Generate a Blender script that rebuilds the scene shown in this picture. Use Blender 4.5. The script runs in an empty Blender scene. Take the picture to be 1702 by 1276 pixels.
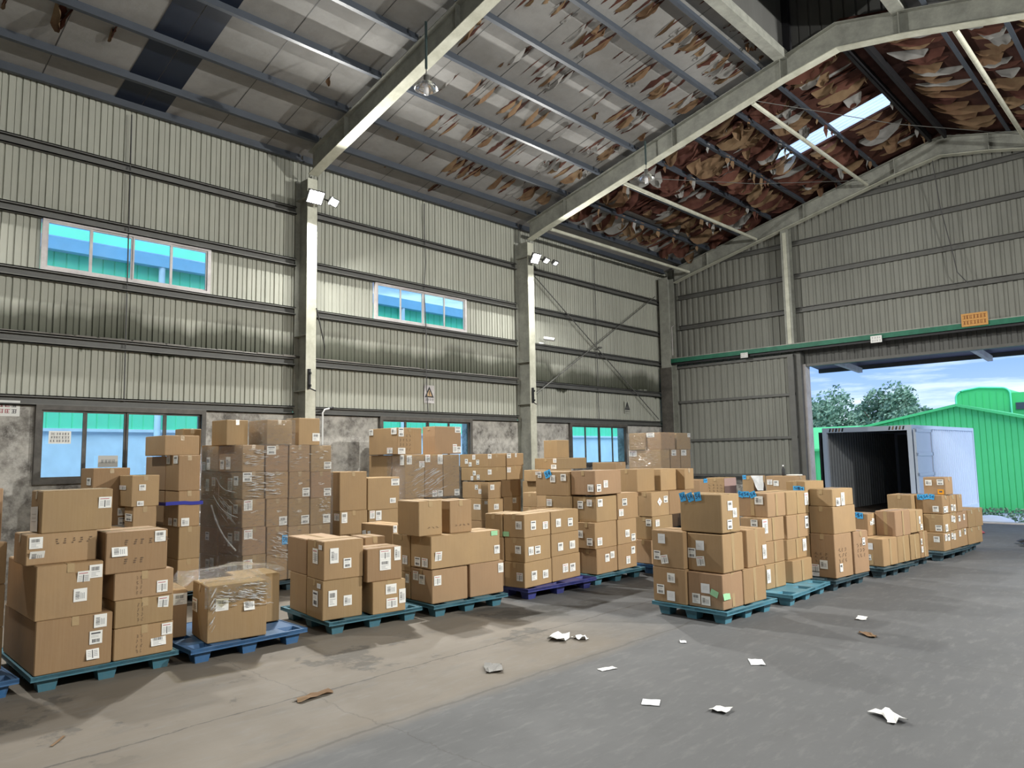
import bpy, bmesh, math, random
from mathutils import Vector, Matrix
D = bpy.data
SC = bpy.context.scene
COL = SC.collection
R = math.radians
random.seed(7)

# ---------------------------------------------------------------- camera
cam = D.cameras.new('camera')
cam.sensor_fit = 'HORIZONTAL'; cam.sensor_width = 36.0
cam.lens = 36.0 * 1210.65 / 1702.0
cam.clip_start = 0.05; cam.clip_end = 500
co = D.objects.new('camera', cam); COL.objects.link(co)
yaw, pit, rol = R(43.8755), R(5.7646), R(-1.0174)
fw = Vector((-math.sin(yaw)*math.cos(pit), math.cos(yaw)*math.cos(pit), math.sin(pit)))
r0 = Vector((math.cos(yaw), math.sin(yaw), 0)); u0 = r0.cross(fw)
rt = r0*math.cos(rol) + u0*math.sin(rol); up = -r0*math.sin(rol) + u0*math.cos(rol)
co.matrix_world = Matrix(((rt.x, up.x, -fw.x, 0), (rt.y, up.y, -fw.y, 0), (rt.z, up.z, -fw.z, 1.8), (0, 0, 0, 1)))
SC.camera = co
# ---------------------------------------------------------------- exposure
SC.view_settings.view_transform = 'Standard'
SC.view_settings.look = 'None'
SC.view_settings.gamma = 1.0
SC.view_settings.use_curve_mapping = False
SC.view_settings.exposure = 0.27
SKY_STRENGTH = 1.2
FLOOD_POWER = 410.0
OPPOSITE_FILL_POWER = 520.0

# ---------------------------------------------------------------- world: dusk sky with broken cloud
W = D.worlds.new('dusk_sky'); SC.world = W; W.use_nodes = True
nt = W.node_tree; nt.nodes.clear()
def wn(t, **k):
    n = nt.nodes.new(t)
    for a, b in k.items(): setattr(n, a, b)
    return n
tc = wn('ShaderNodeTexCoord'); sx = wn('ShaderNodeSeparateXYZ'); nt.links.new(tc.outputs['Generated'], sx.inputs[0])
rmp = wn('ShaderNodeValToRGB'); nt.links.new(sx.outputs['Z'], rmp.inputs[0])
e = rmp.color_ramp.elements
e[0].position = 0.0; e[0].color = (0.50, 0.66, 0.95, 1)
e[1].position = 0.6; e[1].color = (0.30, 0.45, 0.80, 1)
e2 = rmp.color_ramp.elements.new(0.10); e2.color = (0.25, 0.42, 0.86, 1)
mp = wn('ShaderNodeMapping'); mp.inputs['Scale'].default_value = (1.6, 1.6, 13.0)
nt.links.new(tc.outputs['Generated'], mp.inputs[0])
no = wn('ShaderNodeTexNoise'); no.inputs['Scale'].default_value = 1.7; no.inputs['Detail'].default_value = 7; no.inputs['Roughness'].default_value = 0.62
nt.links.new(mp.outputs[0], no.inputs['Vector'])
cr = wn('ShaderNodeValToRGB'); nt.links.new(no.outputs['Fac'], cr.inputs[0])
cr.color_ramp.elements[0].position = 0.49; cr.color_ramp.elements[0].color = (0, 0, 0, 1)
cr.color_ramp.elements[1].position = 0.66; cr.color_ramp.elements[1].color = (1, 1, 1, 1)
mx = wn('ShaderNodeMixRGB'); nt.links.new(cr.outputs[0], mx.inputs[0]); nt.links.new(rmp.outputs[0], mx.inputs[1])
mx.inputs[2].default_value = (0.80, 0.93, 1.0, 1)
bg = wn('ShaderNodeBackground'); nt.links.new(mx.outputs[0], bg.inputs[0]); bg.inputs[1].default_value = SKY_STRENGTH
wo = wn('ShaderNodeOutputWorld'); nt.links.new(bg.outputs[0], wo.inputs[0])

# soft sun lamp added to brighten the outdoors, high behind the camera
sl = D.lights.new('outdoor_fill_sun', 'SUN'); sl.energy = 2.8; sl.angle = R(40); sl.color = (.93, .97, 1.0)
so = D.objects.new('outdoor_fill_sun', sl); COL.objects.link(so); so.location = (5, -5, 30)
so.rotation_euler = Vector((-.62, .40, -1)).to_track_quat('-Z', 'Y').to_euler()
# ---------------------------------------------------------------- materials
class NT:
    def __init__(s, name):
        s.m = D.materials.new(name); s.m.use_nodes = True; s.t = s.m.node_tree
        s.b = s.t.nodes['Principled BSDF']; s.out = s.t.nodes['Material Output']
    def n(s, t, ins=None, **k):
        n = s.t.nodes.new(t)
        for a, b in k.items(): setattr(n, a, b)
        for a, b in (ins or {}).items():
            if hasattr(b, 'is_output') and b.is_output: s.t.links.new(b, n.inputs[a])
            else: n.inputs[a].default_value = b
        return n
    def L(s, a, b): s.t.links.new(a, b)
    def noise(s, scale, detail=4, rough=.55, stretch=(1, 1, 1), coord='Object'):
        tc = s.n('ShaderNodeTexCoord')
        mp = s.n('ShaderNodeMapping', {'Vector': tc.outputs[coord], 'Scale': stretch})
        return s.n('ShaderNodeTexNoise', {'Vector': mp.outputs[0], 'Scale': scale, 'Detail': detail, 'Roughness': rough}).outputs['Fac']
    def ramp(s, fac, stops):
        r = s.n('ShaderNodeValToRGB', {'Fac': fac}); el = r.color_ramp.elements
        while len(el) < len(stops): el.new(.5)
        for q, (p, c) in zip(el, stops):
            q.position = p; q.color = (c, c, c, 1) if isinstance(c, (int, float)) else (*c, 1)
        return r.outputs[0]
    def mix(s, f, a, b, mode='MIX'):
        def v(x): return x if hasattr(x, 'is_output') else ((*x, 1) if isinstance(x, tuple) and len(x) == 3 else x)
        return s.n('ShaderNodeMixRGB', {0: f, 1: v(a), 2: v(b)}, blend_type=mode).outputs[0]
    def bump(s, h, strength=.3, dist=.01):
        b = s.n('ShaderNodeBump', {'Height': h, 'Strength': strength, 'Distance': dist}); s.L(b.outputs[0], s.b.inputs['Normal'])
    def col(s, c):
        if hasattr(c, 'is_output'): s.L(c, s.b.inputs['Base Color'])
        else: s.b.inputs['Base Color'].default_value = (*c, 1)

def simple(name, c, rough=.6, metal=0.0, var=.12, scale=6, bump=0, emit=None):
    t = NT(name); t.b.inputs['Roughness'].default_value = rough; t.b.inputs['Metallic'].default_value = metal
    if var:
        f = t.noise(scale, 5, .6)
        t.col(t.mix(f, tuple(x*(1-var) for x in c), tuple(min(1, x*(1+var)) for x in c)))
        if bump: t.bump(f, bump)
    else: t.col(c)
    if emit:
        t.b.inputs['Emission Color'].default_value = (*emit[0], 1); t.b.inputs['Emission Strength'].default_value = emit[1]
    return t.m
M = {}
# cardboard: tone differs from box to box
t = NT('cardboard')
oi = t.n('ShaderNodeObjectInfo')
base = t.ramp(oi.outputs['Random'], [(0, (.29, .175, .085)), (.2, (.37, .235, .115)), (.45, (.31, .205, .095)), (.7, (.40, .265, .13)), (1, (.33, .20, .115))])
f = t.noise(3.2, 4, .6, (1, 1, .8)); base = t.mix(t.ramp(f, [(.3, 0.0), (.75, .35)]), base, (.22, .15, .09))
f2 = t.noise(60, 2, .5, (1, 1, .05)); base = t.mix(t.ramp(f2, [(.35, 0.0), (.8, .16)]), base, (.45, .33, .2))
t.col(base); t.b.inputs['Roughness'].default_value = .72; t.bump(f, .25, .02)
M['card'] = t.m
t = NT('cardboard_pink'); f = t.noise(3, 3); t.col(t.mix(f, (.50, .33, .30), (.42, .30, .27))); t.b.inputs['Roughness'].default_value = .7
M['cardpink'] = t.m
t = NT('packing_tape'); t.col((.40, .29, .16)); t.b.inputs['Roughness'].default_value = .22
t.bump(t.noise(30, 3), .2, .01); M['tape'] = t.m
M['label'] = simple('label_paper', (.80, .80, .77), .6, var=.03)
M['plainpaper'] = simple('plain_paper', (.74, .76, .78), .6, var=.05)
M['ink'] = simple('label_ink', (.10, .10, .11), .6, var=0)
M['fadeink'] = simple('faint_ink', (.42, .43, .44), .6, var=0)
M['redink'] = simple('red_ink', (.45, .10, .12), .6, var=.1)
M['boxink'] = simple('box_print', (.13, .085, .055), .75, var=.1)
M['blue_note'] = simple('blue_note', (.055, .42, .84), .5, var=.05)
M['pen'] = simple('marker_pen', (.01, .03, .12), .6, var=0)
M['green_note'] = simple('green_note', (.32, .62, .36), .5, var=.05)
M['orange_label'] = simple('orange_label', (.75, .33, .02), .5, var=.05)
M['strap'] = simple('blue_strap', (.01, .02, .30), .35, var=.1)
def plastic(n, c):
    t = NT(n); f = t.noise(9, 5, .65); d = t.ramp(f, [(.35, 0.0), (.8, .45)])
    t.col(t.mix(d, c, tuple(x*.55+.12 for x in c))); t.b.inputs['Roughness'].default_value = .45; t.bump(f, .1); return t.m
M['pal_blue'] = plastic('pallet_blue', (.035, .13, .30))
M['pal_teal'] = plastic('pallet_teal', (.05, .17, .23))
M['pal_cyan'] = plastic('pallet_bright_teal', (.07, .24, .33))
M['pal_violet'] = plastic('pallet_violet', (.03, .04, .22))
M['pal_dark'] = plastic('pallet_dark', (.03, .075, .10))
# stretch film
def film(n, tint, amount, stretch):
    t = NT(n)
    f = t.noise(14, 6, .7, stretch)
    bmp = t.n('ShaderNodeBump', {'Height': f, 'Strength': 1.0, 'Distance': .12})
    tr = t.n('ShaderNodeBsdfTransparent', {'Color': (*tint, 1)})
    gl = t.n('ShaderNodeBsdfGlossy', {'Color': (.95, .96, 1, 1), 'Roughness': .10, 'Normal': bmp.outputs[0]})
    df = t.n('ShaderNodeBsdfDiffuse', {'Color': (.92, .92, .9, 1)})
    a = t.n('ShaderNodeMixShader', {0: (.6 if amount > .6 else .14), 1: gl.outputs[0], 2: df.outputs[0]})
    k = t.ramp(f, [(.35, amount*.5), (.58, amount), (.66, min(1, amount*3.2))])
    m = t.n('ShaderNodeMixShader', {0: k, 1: tr.outputs[0], 2: a.outputs[0]})
    t.L(m.outputs[0], t.out.inputs[0]); return t.m
M['film'] = film('stretch_film', (.97, .97, .97), .26, (1, 1, 6))
M['film2'] = film('stretch_film_yellowish', (.97, .94, .80), .34, (2, 2, 2))
M['film3'] = film('stretch_film_rope_and_glint', (.9, .92, .95), .8, (3, 3, 3))  # whitened film for the twisted ropes and the painted glint streaks
# profiled steel sheet of the walls with grime; moss band above the ledge girt on the long wall
def sheet(n, c, moss):
    t = NT(n)
    tcn = t.n('ShaderNodeTexCoord'); sp = t.n('ShaderNodeSeparateXYZ', {0: tcn.outputs['Object']})
    f = t.noise(1.3, 5, .6, (1, 1, .25)); g = t.noise(7, 4, .6, (1, 1, .3))
    k = t.mix(t.ramp(f, [(.3, 0.0), (.8, .6)]), c, tuple(x*.62 for x in c))
    k = t.mix(t.ramp(g, [(.5, 0.0), (.85, .25)]), k, tuple(min(1, x*1.35) for x in c))
    if moss:
        w = t.noise(.9, 5, .65, (1, 1, .2))
        zz = t.n('ShaderNodeMath', {0: sp.outputs['Z'], 1: w}, operation='ADD').outputs[0]
        zz = t.n('ShaderNodeMath', {0: zz, 1: .5}, operation='SUBTRACT').outputs[0]
        mk = t.ramp(t.n('ShaderNodeMapRange', {0: zz, 1: 3.55, 2: 4.45}).outputs[0], [(0, 0.0), (.05, .9), (.45, .75), (.75, 0.0)])
        k = t.mix(mk, k, (.022, .026, .012))
    t.col(k); t.b.inputs['Roughness'].default_value = .75; t.b.inputs['Specular IOR Level'].default_value = .2
    return t.m
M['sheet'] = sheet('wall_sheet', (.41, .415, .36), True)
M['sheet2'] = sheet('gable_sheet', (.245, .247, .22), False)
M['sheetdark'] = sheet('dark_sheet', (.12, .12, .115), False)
t = NT('weathered_render'); f = t.noise(2.2, 9, .68); g = t.noise(9, 7, .7)
k = t.mix(t.ramp(f, [(.36, 0.0), (.6, 1.0)]), (.12, .11, .10), (.48, .46, .42)); k = t.mix(t.ramp(g, [(.45, 0.0), (.62, .55)]), k, (.60, .58, .54))
t.col(k); t.b.inputs['Roughness'].default_value = .9; t.bump(g, .4, .02); M['masonry'] = t.m
M['steel'] = simple('dark_girt_steel', (.105, .105, .098), .55, .0, .3, 5)
M['purlin'] = simple('purlin_steel', (.05, .06, .078), .5, .0, .25, 4)
def dusty(n, a, b):
    t = NT(n); f = t.noise(3.5, 7, .7); t.col(t.mix(t.ramp(f, [(.35, 0.0), (.7, 1.0)]), a, b)); t.b.inputs['Roughness'].default_value = .6; t.bump(f, .15); return t.m
M['frame'] = dusty('dusty_frame_steel', (.22, .225, .20), (.36, .365, .32))
M['flange'] = dusty('pale_flange_paint', (.45, .45, .36), (.66, .66, .56))
M['winframe'] = dusty('dark_window_frame', (.05, .045, .04), (.12, .11, .095))
M['alu'] = dusty('aluminium_frame', (.45, .42, .42), (.62, .60, .60))
M['green'] = dusty('green_track_paint', (.010, .10, .06), (.02, .17, .10))
M['white'] = simple('white_plastic', (.75, .76, .76), .4, var=.05)
M['black'] = simple('black_rubber', (.015, .015, .018), .6, var=.1)
M['darkpipe'] = simple('dark_conduit', (.03, .05, .05), .45, var=.1)
M['wire'] = simple('thin_wire', (.06, .06, .06), .6, var=0)
M['lamp_glow'] = simple('lit_flood_lens', (1, 1, 1), .4, var=0, emit=((.95, .98, 1), 60))
M['lamp_dim'] = simple('dim_flood_lens', (.8, .85, .9), .3, var=0, emit=((.9, .95, 1), 2.0))
M['reflector'] = simple('spun_reflector', (.75, .76, .78), .18, .9, 0)
t = NT('lamp_bulb_glass'); t.col((.9, .9, .92)); t.b.inputs['Transmission Weight'].default_value = .6; t.b.inputs['Roughness'].default_value = .15; M['bulb'] = t.m
def glass(n, c, a=.12):
    t = NT(n); tr = t.n('ShaderNodeBsdfTransparent', {'Color': (*c, 1)}); gl = t.n('ShaderNodeBsdfGlossy', {'Color': (.8, .9, 1, 1), 'Roughness': .08})
    f = t.noise(2.5, 4); k = t.ramp(f, [(.3, a*.3), (.8, a)])
    m = t.n('ShaderNodeMixShader', {0: k, 1: tr.outputs[0], 2: gl.outputs[0]}); t.L(m.outputs[0], t.out.inputs[0]); return t.m
M['glass'] = glass('tinted_window_glass', (.80, .97, 1.0))
# lining of the roof
def lining(n, a, b, c, lo, hi):
    t = NT(n); f = t.noise(.9, 6, .62, (1, .6, 1)); g = t.noise(5, 6, .65)
    k = t.mix(t.ramp(f, [(lo, 0.0), (hi, 1.0)]), a, b); k = t.mix(t.ramp(g, [(.5, 0.0), (.85, .35)]), k, c)
    t.col(k); t.b.inputs['Roughness'].default_value = .85; t.b.inputs['Specular IOR Level'].default_value = .15; t.bump(g, .25, .02); return t.m
M['lining'] = lining('roof_lining', (.235, .23, .22), (.33, .325, .315), (.15, .135, .125), .35, .65)
M['bare'] = lining('bare_insulation', (.045, .020, .017), (.10, .042, .032), (.15, .08, .05), .35, .6)
M['tear'] = lining('torn_gap', (.05, .022, .018), (.11, .042, .03), (.15, .08, .05), .35, .6)
M['flap_tan'] = lining('curled_lining_tan', (.15, .085, .05), (.25, .17, .10), (.10, .05, .035), .35, .6)
M['flap_red'] = lining('curled_lining_red', (.07, .026, .022), (.13, .055, .04), (.20, .12, .08), .35, .6)
M['navy'] = simple('covered_rooflight', (.012, .018, .035), .45, var=.3, scale=3)
t = NT('translucent_rooflight')
tl = t.n('ShaderNodeBsdfTranslucent', {'Color': (.85, .93, 1, 1)}); tp = t.n('ShaderNodeBsdfTransparent', {'Color': (.85, .95, 1, 1)})
ms = t.n('ShaderNodeMixShader', {0: .35, 1: tl.outputs[0], 2: tp.outputs[0]}); t.L(ms.outputs[0], t.out.inputs[0]); M['rooflight'] = t.m
# floor: warm strip beside the pallets, grey power-floated concrete in the lane
t = NT('concrete_floor')
tcn = t.n('ShaderNodeTexCoord'); sp = t.n('ShaderNodeSeparateXYZ', {0: tcn.outputs['Object']})
n1 = t.noise(.55, 6, .6, (1, .35, 1)); n2 = t.noise(3.5, 8, .7, (1, .3, 1)); n3 = t.noise(1.1, 7, .65); n4 = t.noise(14, 6, .7, (1, .25, 1))
xo = t.n('ShaderNodeMath', {0: n2, 1: .25}, operation='MULTIPLY').outputs[0]
xx = t.n('ShaderNodeMath', {0: sp.outputs['X'], 1: xo}, operation='ADD').outputs[0]
edge = t.ramp(t.n('ShaderNodeMapRange', {0: xx, 1: -4.24, 2: -3.98}).outputs[0], [(0, 0.0), (1, 1.0)])
yy = t.n('ShaderNodeMath', {0: sp.outputs['Y'], 1: n3}, operation='ADD').outputs[0]
far = t.ramp(t.n('ShaderNodeMapRange', {0: yy, 1: 6.3, 2: 7.4}).outputs[0], [(0, 0.0), (1, 1.0)])
grey = t.mix(t.ramp(n1, [(.3, 0.0), (.7, 1.0)]), (.085, .087, .09), (.122, .124, .127))
warm = t.mix(t.ramp(n1, [(.3, 0.0), (.7, 1.0)]), (.145, .125, .10), (.215, .187, .153))
k = t.mix(edge, warm, grey); k = t.mix(far, k, grey)
damp = t.ramp(n3, [(.56, 0.0), (.59, .6)])
inner = t.ramp(t.n('ShaderNodeMapRange', {0: xx, 1: -5.1, 2: -4.7}).outputs[0], [(0, 1.0), (1, 0.0)])
dm = t.n('ShaderNodeMath', {0: damp, 1: inner}, operation='MULTIPLY').outputs[0]
k = t.mix(dm, k, (.075, .072, .066))
k = t.mix(t.ramp(n4, [(.52, 0.0), (.78, .5)]), k, (.20, .20, .198))
k = t.mix(t.ramp(n2, [(.30, .35), (.45, 0.0)]), k, (.08, .08, .08))
def line(src, pos, half, wob, amt, k):
    w = t.n('ShaderNodeMath', {0: wob, 1: .22}, operation='MULTIPLY').outputs[0]
    q = t.n('ShaderNodeMath', {0: t.n('ShaderNodeMath', {0: src, 1: w}, operation='ADD').outputs[0], 1: pos+.11}, operation='SUBTRACT').outputs[0]
    q = t.n('ShaderNodeMath', {0: q}, operation='ABSOLUTE').outputs[0]
    m = t.ramp(t.n('ShaderNodeMapRange', {0: q, 1: half, 2: half*2.2}).outputs[0], [(0, amt), (1, 0.0)])
    return t.mix(m, k, (.06, .055, .05))
k = line(sp.outputs['X'], -5.22, .006, n2, .75, k); k = line(sp.outputs['X'], -4.24, .010, n3, .45, k)
for yj in (-1.0, 3.1, 7.1, 11.1, 15.1): k = line(sp.outputs['Y'], yj, .004, n2, .35, k)
k = line(sp.outputs['X'], -.4, .006, n3, .5, k)
t.col(k); t.L(t.ramp(n3, [(.3, .62), (.7, .85)]), t.b.inputs['Roughness']); t.bump(n4, .12, .01); t.b.inputs['Specular IOR Level'].default_value = .35
M['floor'] = t.m
t = NT('yard_ground'); f = t.noise(1.5, 6, .6); t.col(t.mix(f, (.40, .42, .52), (.52, .54, .64))); t.b.inputs['Roughness'].default_value = .8; M['yard'] = t.m
M['greenwall'] = simple('green_cladding', (.09, .60, .20), .5, var=.08, scale=1)
M['tealwall'] = simple('teal_cladding', (.16, .78, .46), .5, var=.08, scale=1)
M['paleblue'] = simple('pale_render', (.66, .72, .82), .8, var=.15, scale=2.5)
M['gutter'] = simple('blue_gutter', (.28, .50, .72), .5, var=.1)
M['contwhite'] = simple('container_paint', (.50, .56, .66), .5, var=.06, scale=2)
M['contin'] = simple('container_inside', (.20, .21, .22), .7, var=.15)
M['leaf'] = simple('tree_leaf', (.20, .33, .22), .6, var=.4, scale=1.5)
M['leaf2'] = simple('hedge_leaf', (.12, .20, .12), .7, var=.4, scale=2)
M['bark'] = simple('bark', (.10, .07, .05), .9, var=.3)
M['canopy'] = simple('canopy_underside', (.07, .07, .11), .6, var=.15)
M['brownsign'] = simple('cardboard_sign', (.52, .27, .08), .7, var=.15)
M['signred'] = simple('sign_brown_writing', (.22, .07, .02), .7, var=0)
M['yellow'] = simple('warning_yellow', (.45, .30, .16), .6, var=.15)

# ---------------------------------------------------------------- helpers
class MB:
    def __init__(s): s.v = []; s.f = []; s.m = []; s.sm = []
    def add(s, v, f, mi=0, smooth=False):
        o = len(s.v); s.v += [tuple(p) for p in v]
        for q in f: s.f.append(tuple(o+i for i in q)); s.m.append(mi); s.sm.append(smooth)
    def box(s, a, b, mi=0):
        (x0, y0, z0), (x1, y1, z1) = a, b
        s.add([(x0,y0,z0),(x1,y0,z0),(x1,y1,z0),(x0,y1,z0),(x0,y0,z1),(x1,y0,z1),(x1,y1,z1),(x0,y1,z1)],
              [(0,3,2,1),(4,5,6,7),(0,1,5,4),(1,2,6,5),(2,3,7,6),(3,0,4,7)], mi)
    def prism(s, poly, d, mi=0):           # poly of 3-d points, swept by vector d
        n = len(poly); d = Vector(d); v = [Vector(p) for p in poly]; w = [p+d for p in v]
        s.add(v+w, [tuple(range(n))[::-1], tuple(range(n, 2*n))]+[(i, (i+1) % n, n+(i+1) % n, n+i) for i in range(n)], mi)
    def bar(s, p, q, w, h, mi=0, upv=(0, 0, 1)):  # rectangular bar from p to q
        p, q = Vector(p), Vector(q); d = (q-p).normalized(); a = d.cross(Vector(upv))
        if a.length < 1e-4: a = d.cross(Vector((1, 0, 0)))
        a.normalize(); b = a.cross(d).normalized()
        c = [a*(-w/2)+b*(-h/2), a*(w/2)+b*(-h/2), a*(w/2)+b*(h/2), a*(-w/2)+b*(h/2)]
        s.add([p+x for x in c]+[q+x for x in c], [(0,3,2,1),(4,5,6,7),(0,1,5,4),(1,2,6,5),(2,3,7,6),(3,0,4,7)], mi)
    def tube(s, pts, r, n=8, mi=0, cap=True):
        pts = [Vector(p) for p in pts]; rs = r if isinstance(r, (list, tuple)) else [r]*len(pts)
        rings = []; ref = None
        for i, p in enumerate(pts):
            d = (pts[min(i+1, len(pts)-1)]-pts[max(i-1, 0)]).normalized()
            if ref is None or abs(ref.dot(d)) > .95: ref = Vector((0, 0, 1)) if abs(d.z) < .9 else Vector((1, 0, 0))
            a = (ref-d*ref.dot(d)).normalized(); b = d.cross(a)
            rings.append([p+(a*math.cos(k*2*math.pi/n)+b*math.sin(k*2*math.pi/n))*rs[i] for k in range(n)])
        v = [q for g in rings for q in g]; f = []
        for i in range(len(pts)-1):
            for k in range(n): f.append((i*n+k, i*n+(k+1) % n, (i+1)*n+(k+1) % n, (i+1)*n+k))
        s.add(v, f, mi, True)
        if cap: s.add(rings[0]+rings[-1], [tuple(range(n))[::-1], tuple(range(n, 2*n))], mi)
    def lathe(s, prof, n=24, c=(0, 0, 0), mi=0):
        v = [(c[0]+r*math.cos(k*2*math.pi/n), c[1]+r*math.sin(k*2*math.pi/n), c[2]+z) for r, z in prof for k in range(n)]
        s.add(v, [(i*n+k, i*n+(k+1) % n, (i+1)*n+(k+1) % n, (i+1)*n+k) for i in range(len(prof)-1) for k in range(n)], mi, True)
    def mesh(s, name, mats):
        me = D.meshes.new(name); me.from_pydata([tuple(p) for p in s.v], [], s.f)
        for m in mats: me.materials.append(M[m] if isinstance(m, str) else m)
        me.polygons.foreach_set('material_index', s.m); me.polygons.foreach_set('use_smooth', s.sm); me.update()
        return me
    def build(s, name, mats, parent=None, loc=None, rot=None):
        if isinstance(mats, str): mats = [mats]
        return place(name, s.mesh(name, mats), parent, loc, rot)
def place(name, me, parent=None, loc=None, rot=None, scale=None):
    o = D.objects.new(name, me); COL.objects.link(o)
    if parent: o.parent = parent
    if loc: o.location = loc
    if rot: o.rotation_euler = rot
    if scale: o.scale = scale
    return o
def tag(o, label=None, cat=None, group=None, kind=None):
    if label: o['label'] = label
    if cat: o['category'] = cat
    if group: o['group'] = group
    if kind: o['kind'] = kind
    return o
def empty(name, loc=(0, 0, 0), rz=0):
    o = D.objects.new(name, None); COL.objects.link(o); o.location = loc; o.rotation_euler = (0, 0, rz); o.empty_display_size = .1; return o
def struct(o): o['kind'] = 'structure'; return o
def text_mesh(txt, size=1.0):
    c = D.curves.new('t', 'FONT'); c.body = txt; c.size = size; c.align_x = 'CENTER'; c.align_y = 'CENTER'; c.resolution_u = 3
    o = D.objects.new('t', c); COL.objects.link(o); bpy.context.view_layer.update()
    me = D.meshes.new_from_object(o.evaluated_get(bpy.context.evaluated_depsgraph_get()))
    v = [tuple(p.co) for p in me.vertices]; f = [tuple(p.vertices) for p in me.polygons]
    D.objects.remove(o); D.curves.remove(c); D.meshes.remove(me); return v, f

# ================================================================ MEASURED LAYOUT (metres)
# stack: corner x, y, turn in degrees
STK={
 'A0':(-6.844,1.083,16.12),
 'A1':(-6.884,1.657,-1.26),
 'A2':(-6.849,3.012,-8.57),
 'A3':(-6.838,4.212,-7.96),
 'A4':(-6.629,5.504,-4.73),
 'A5':(-6.468,6.891,4.48),
 'A6':(-6.401,8.299,2.19),
 'A7':(-6.355,9.609,0.58),
 'C1':(-3.918,7.218,-4.50),
 'C2':(-4.096,8.636,-5.17),
 'C3':(-3.748,9.899,-7.40),
 'C4':(-3.597,11.317,-6.79),
 'C5':(-3.367,13.614,-4.23),
 'C6':(-3.269,14.781,-6.40),
 'B0':(-9.900,2.925,0.00),
 'B1':(-9.800,3.874,0.00),
 'B2':(-9.600,4.647,3.00),
 'B25':(-9.600,6.187,0.00),
 'B3':(-10.200,7.883,0.00),
 'B4':(-10.300,9.991,0.00),
 'B45':(-8.400,6.269,0.00),
 'B5':(-8.600,9.529,0.00),
 'B6':(-9.400,10.553,0.00),
 'D1':(-9.200,14.420,0.00),
 'D0':(-9.400,13.088,0.00),
 'D2':(-7.600,14.362,0.00),
 'D4':(-7.600,13.407,0.00),
 'D5':(-6.900,14.284,0.00),
 'D3':(-6.000,14.228,0.00),
}
PAL=[
 ('A0',-6.91,.52,1.3,1.04,1.2),
 ('A1',-6.87,1.62,-1.5,1.13,1.35),
 ('A2',-6.73,2.81,-1,1.15,1.2),
 ('A3',-6.73,4.22,-5,1.15,1.2),
 ('A4',-6.54,5.46,-5.5,1.1,1.1),
 ('A5',-6.4,6.88,-4,1.3,1.0),
 ('A6',-6.36,8.22,-3,1.14,1.1),
 ('A7',-6.3,9.56,-1,1.4,1.1),
 ('C1',-3.85,7.2,-3.8,1.07,.97),
 ('C2',-3.71,8.53,1,1.2,1.0),
 ('C3',-3.68,9.78,-4,1.03,1.0),
 ('C4',-3.53,11.17,-8,.98,1.0),
 ('C4b',-3.52,12.3,-6,.9,1.0),
 ('C5',-3.33,13.43,-5.5,1.25,1.0),
 ('C6',-3.25,14.76,-2,.74,1.0),
 ('B0',-9.85,2.85,0,.95,1.2),
 ('B1',-9.75,3.82,0,.70,1.2),
 ('B2',-9.5,4.62,3,1.55,1.3),
 ('B25',-9.55,6.17,0,1.2,1.0),
 ('B3',-10.1,7.8,0,1.45,1.15),
 ('B4',-10.2,9.95,0,1.1,1.0),
 ('B45',-8.35,6.2,0,.9,.9),
 ('B5',-8.5,9.5,0,.8,.8),
 ('B6',-9.35,10.5,0,1.45,.80),
 ('D0',-9.3,12.9,0,.9,.9),
 ('D1',-9.1,14.4,0,1.45,1.1),
 ('D2',-7.55,14.28,0,.7,.8),
 ('D5',-6.8,14.2,0,.7,.7),
 ('D3',-5.9,14.1,0,.8,.9),
 ('D4',-7.55,13.2,0,.9,.9),
]
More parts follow.
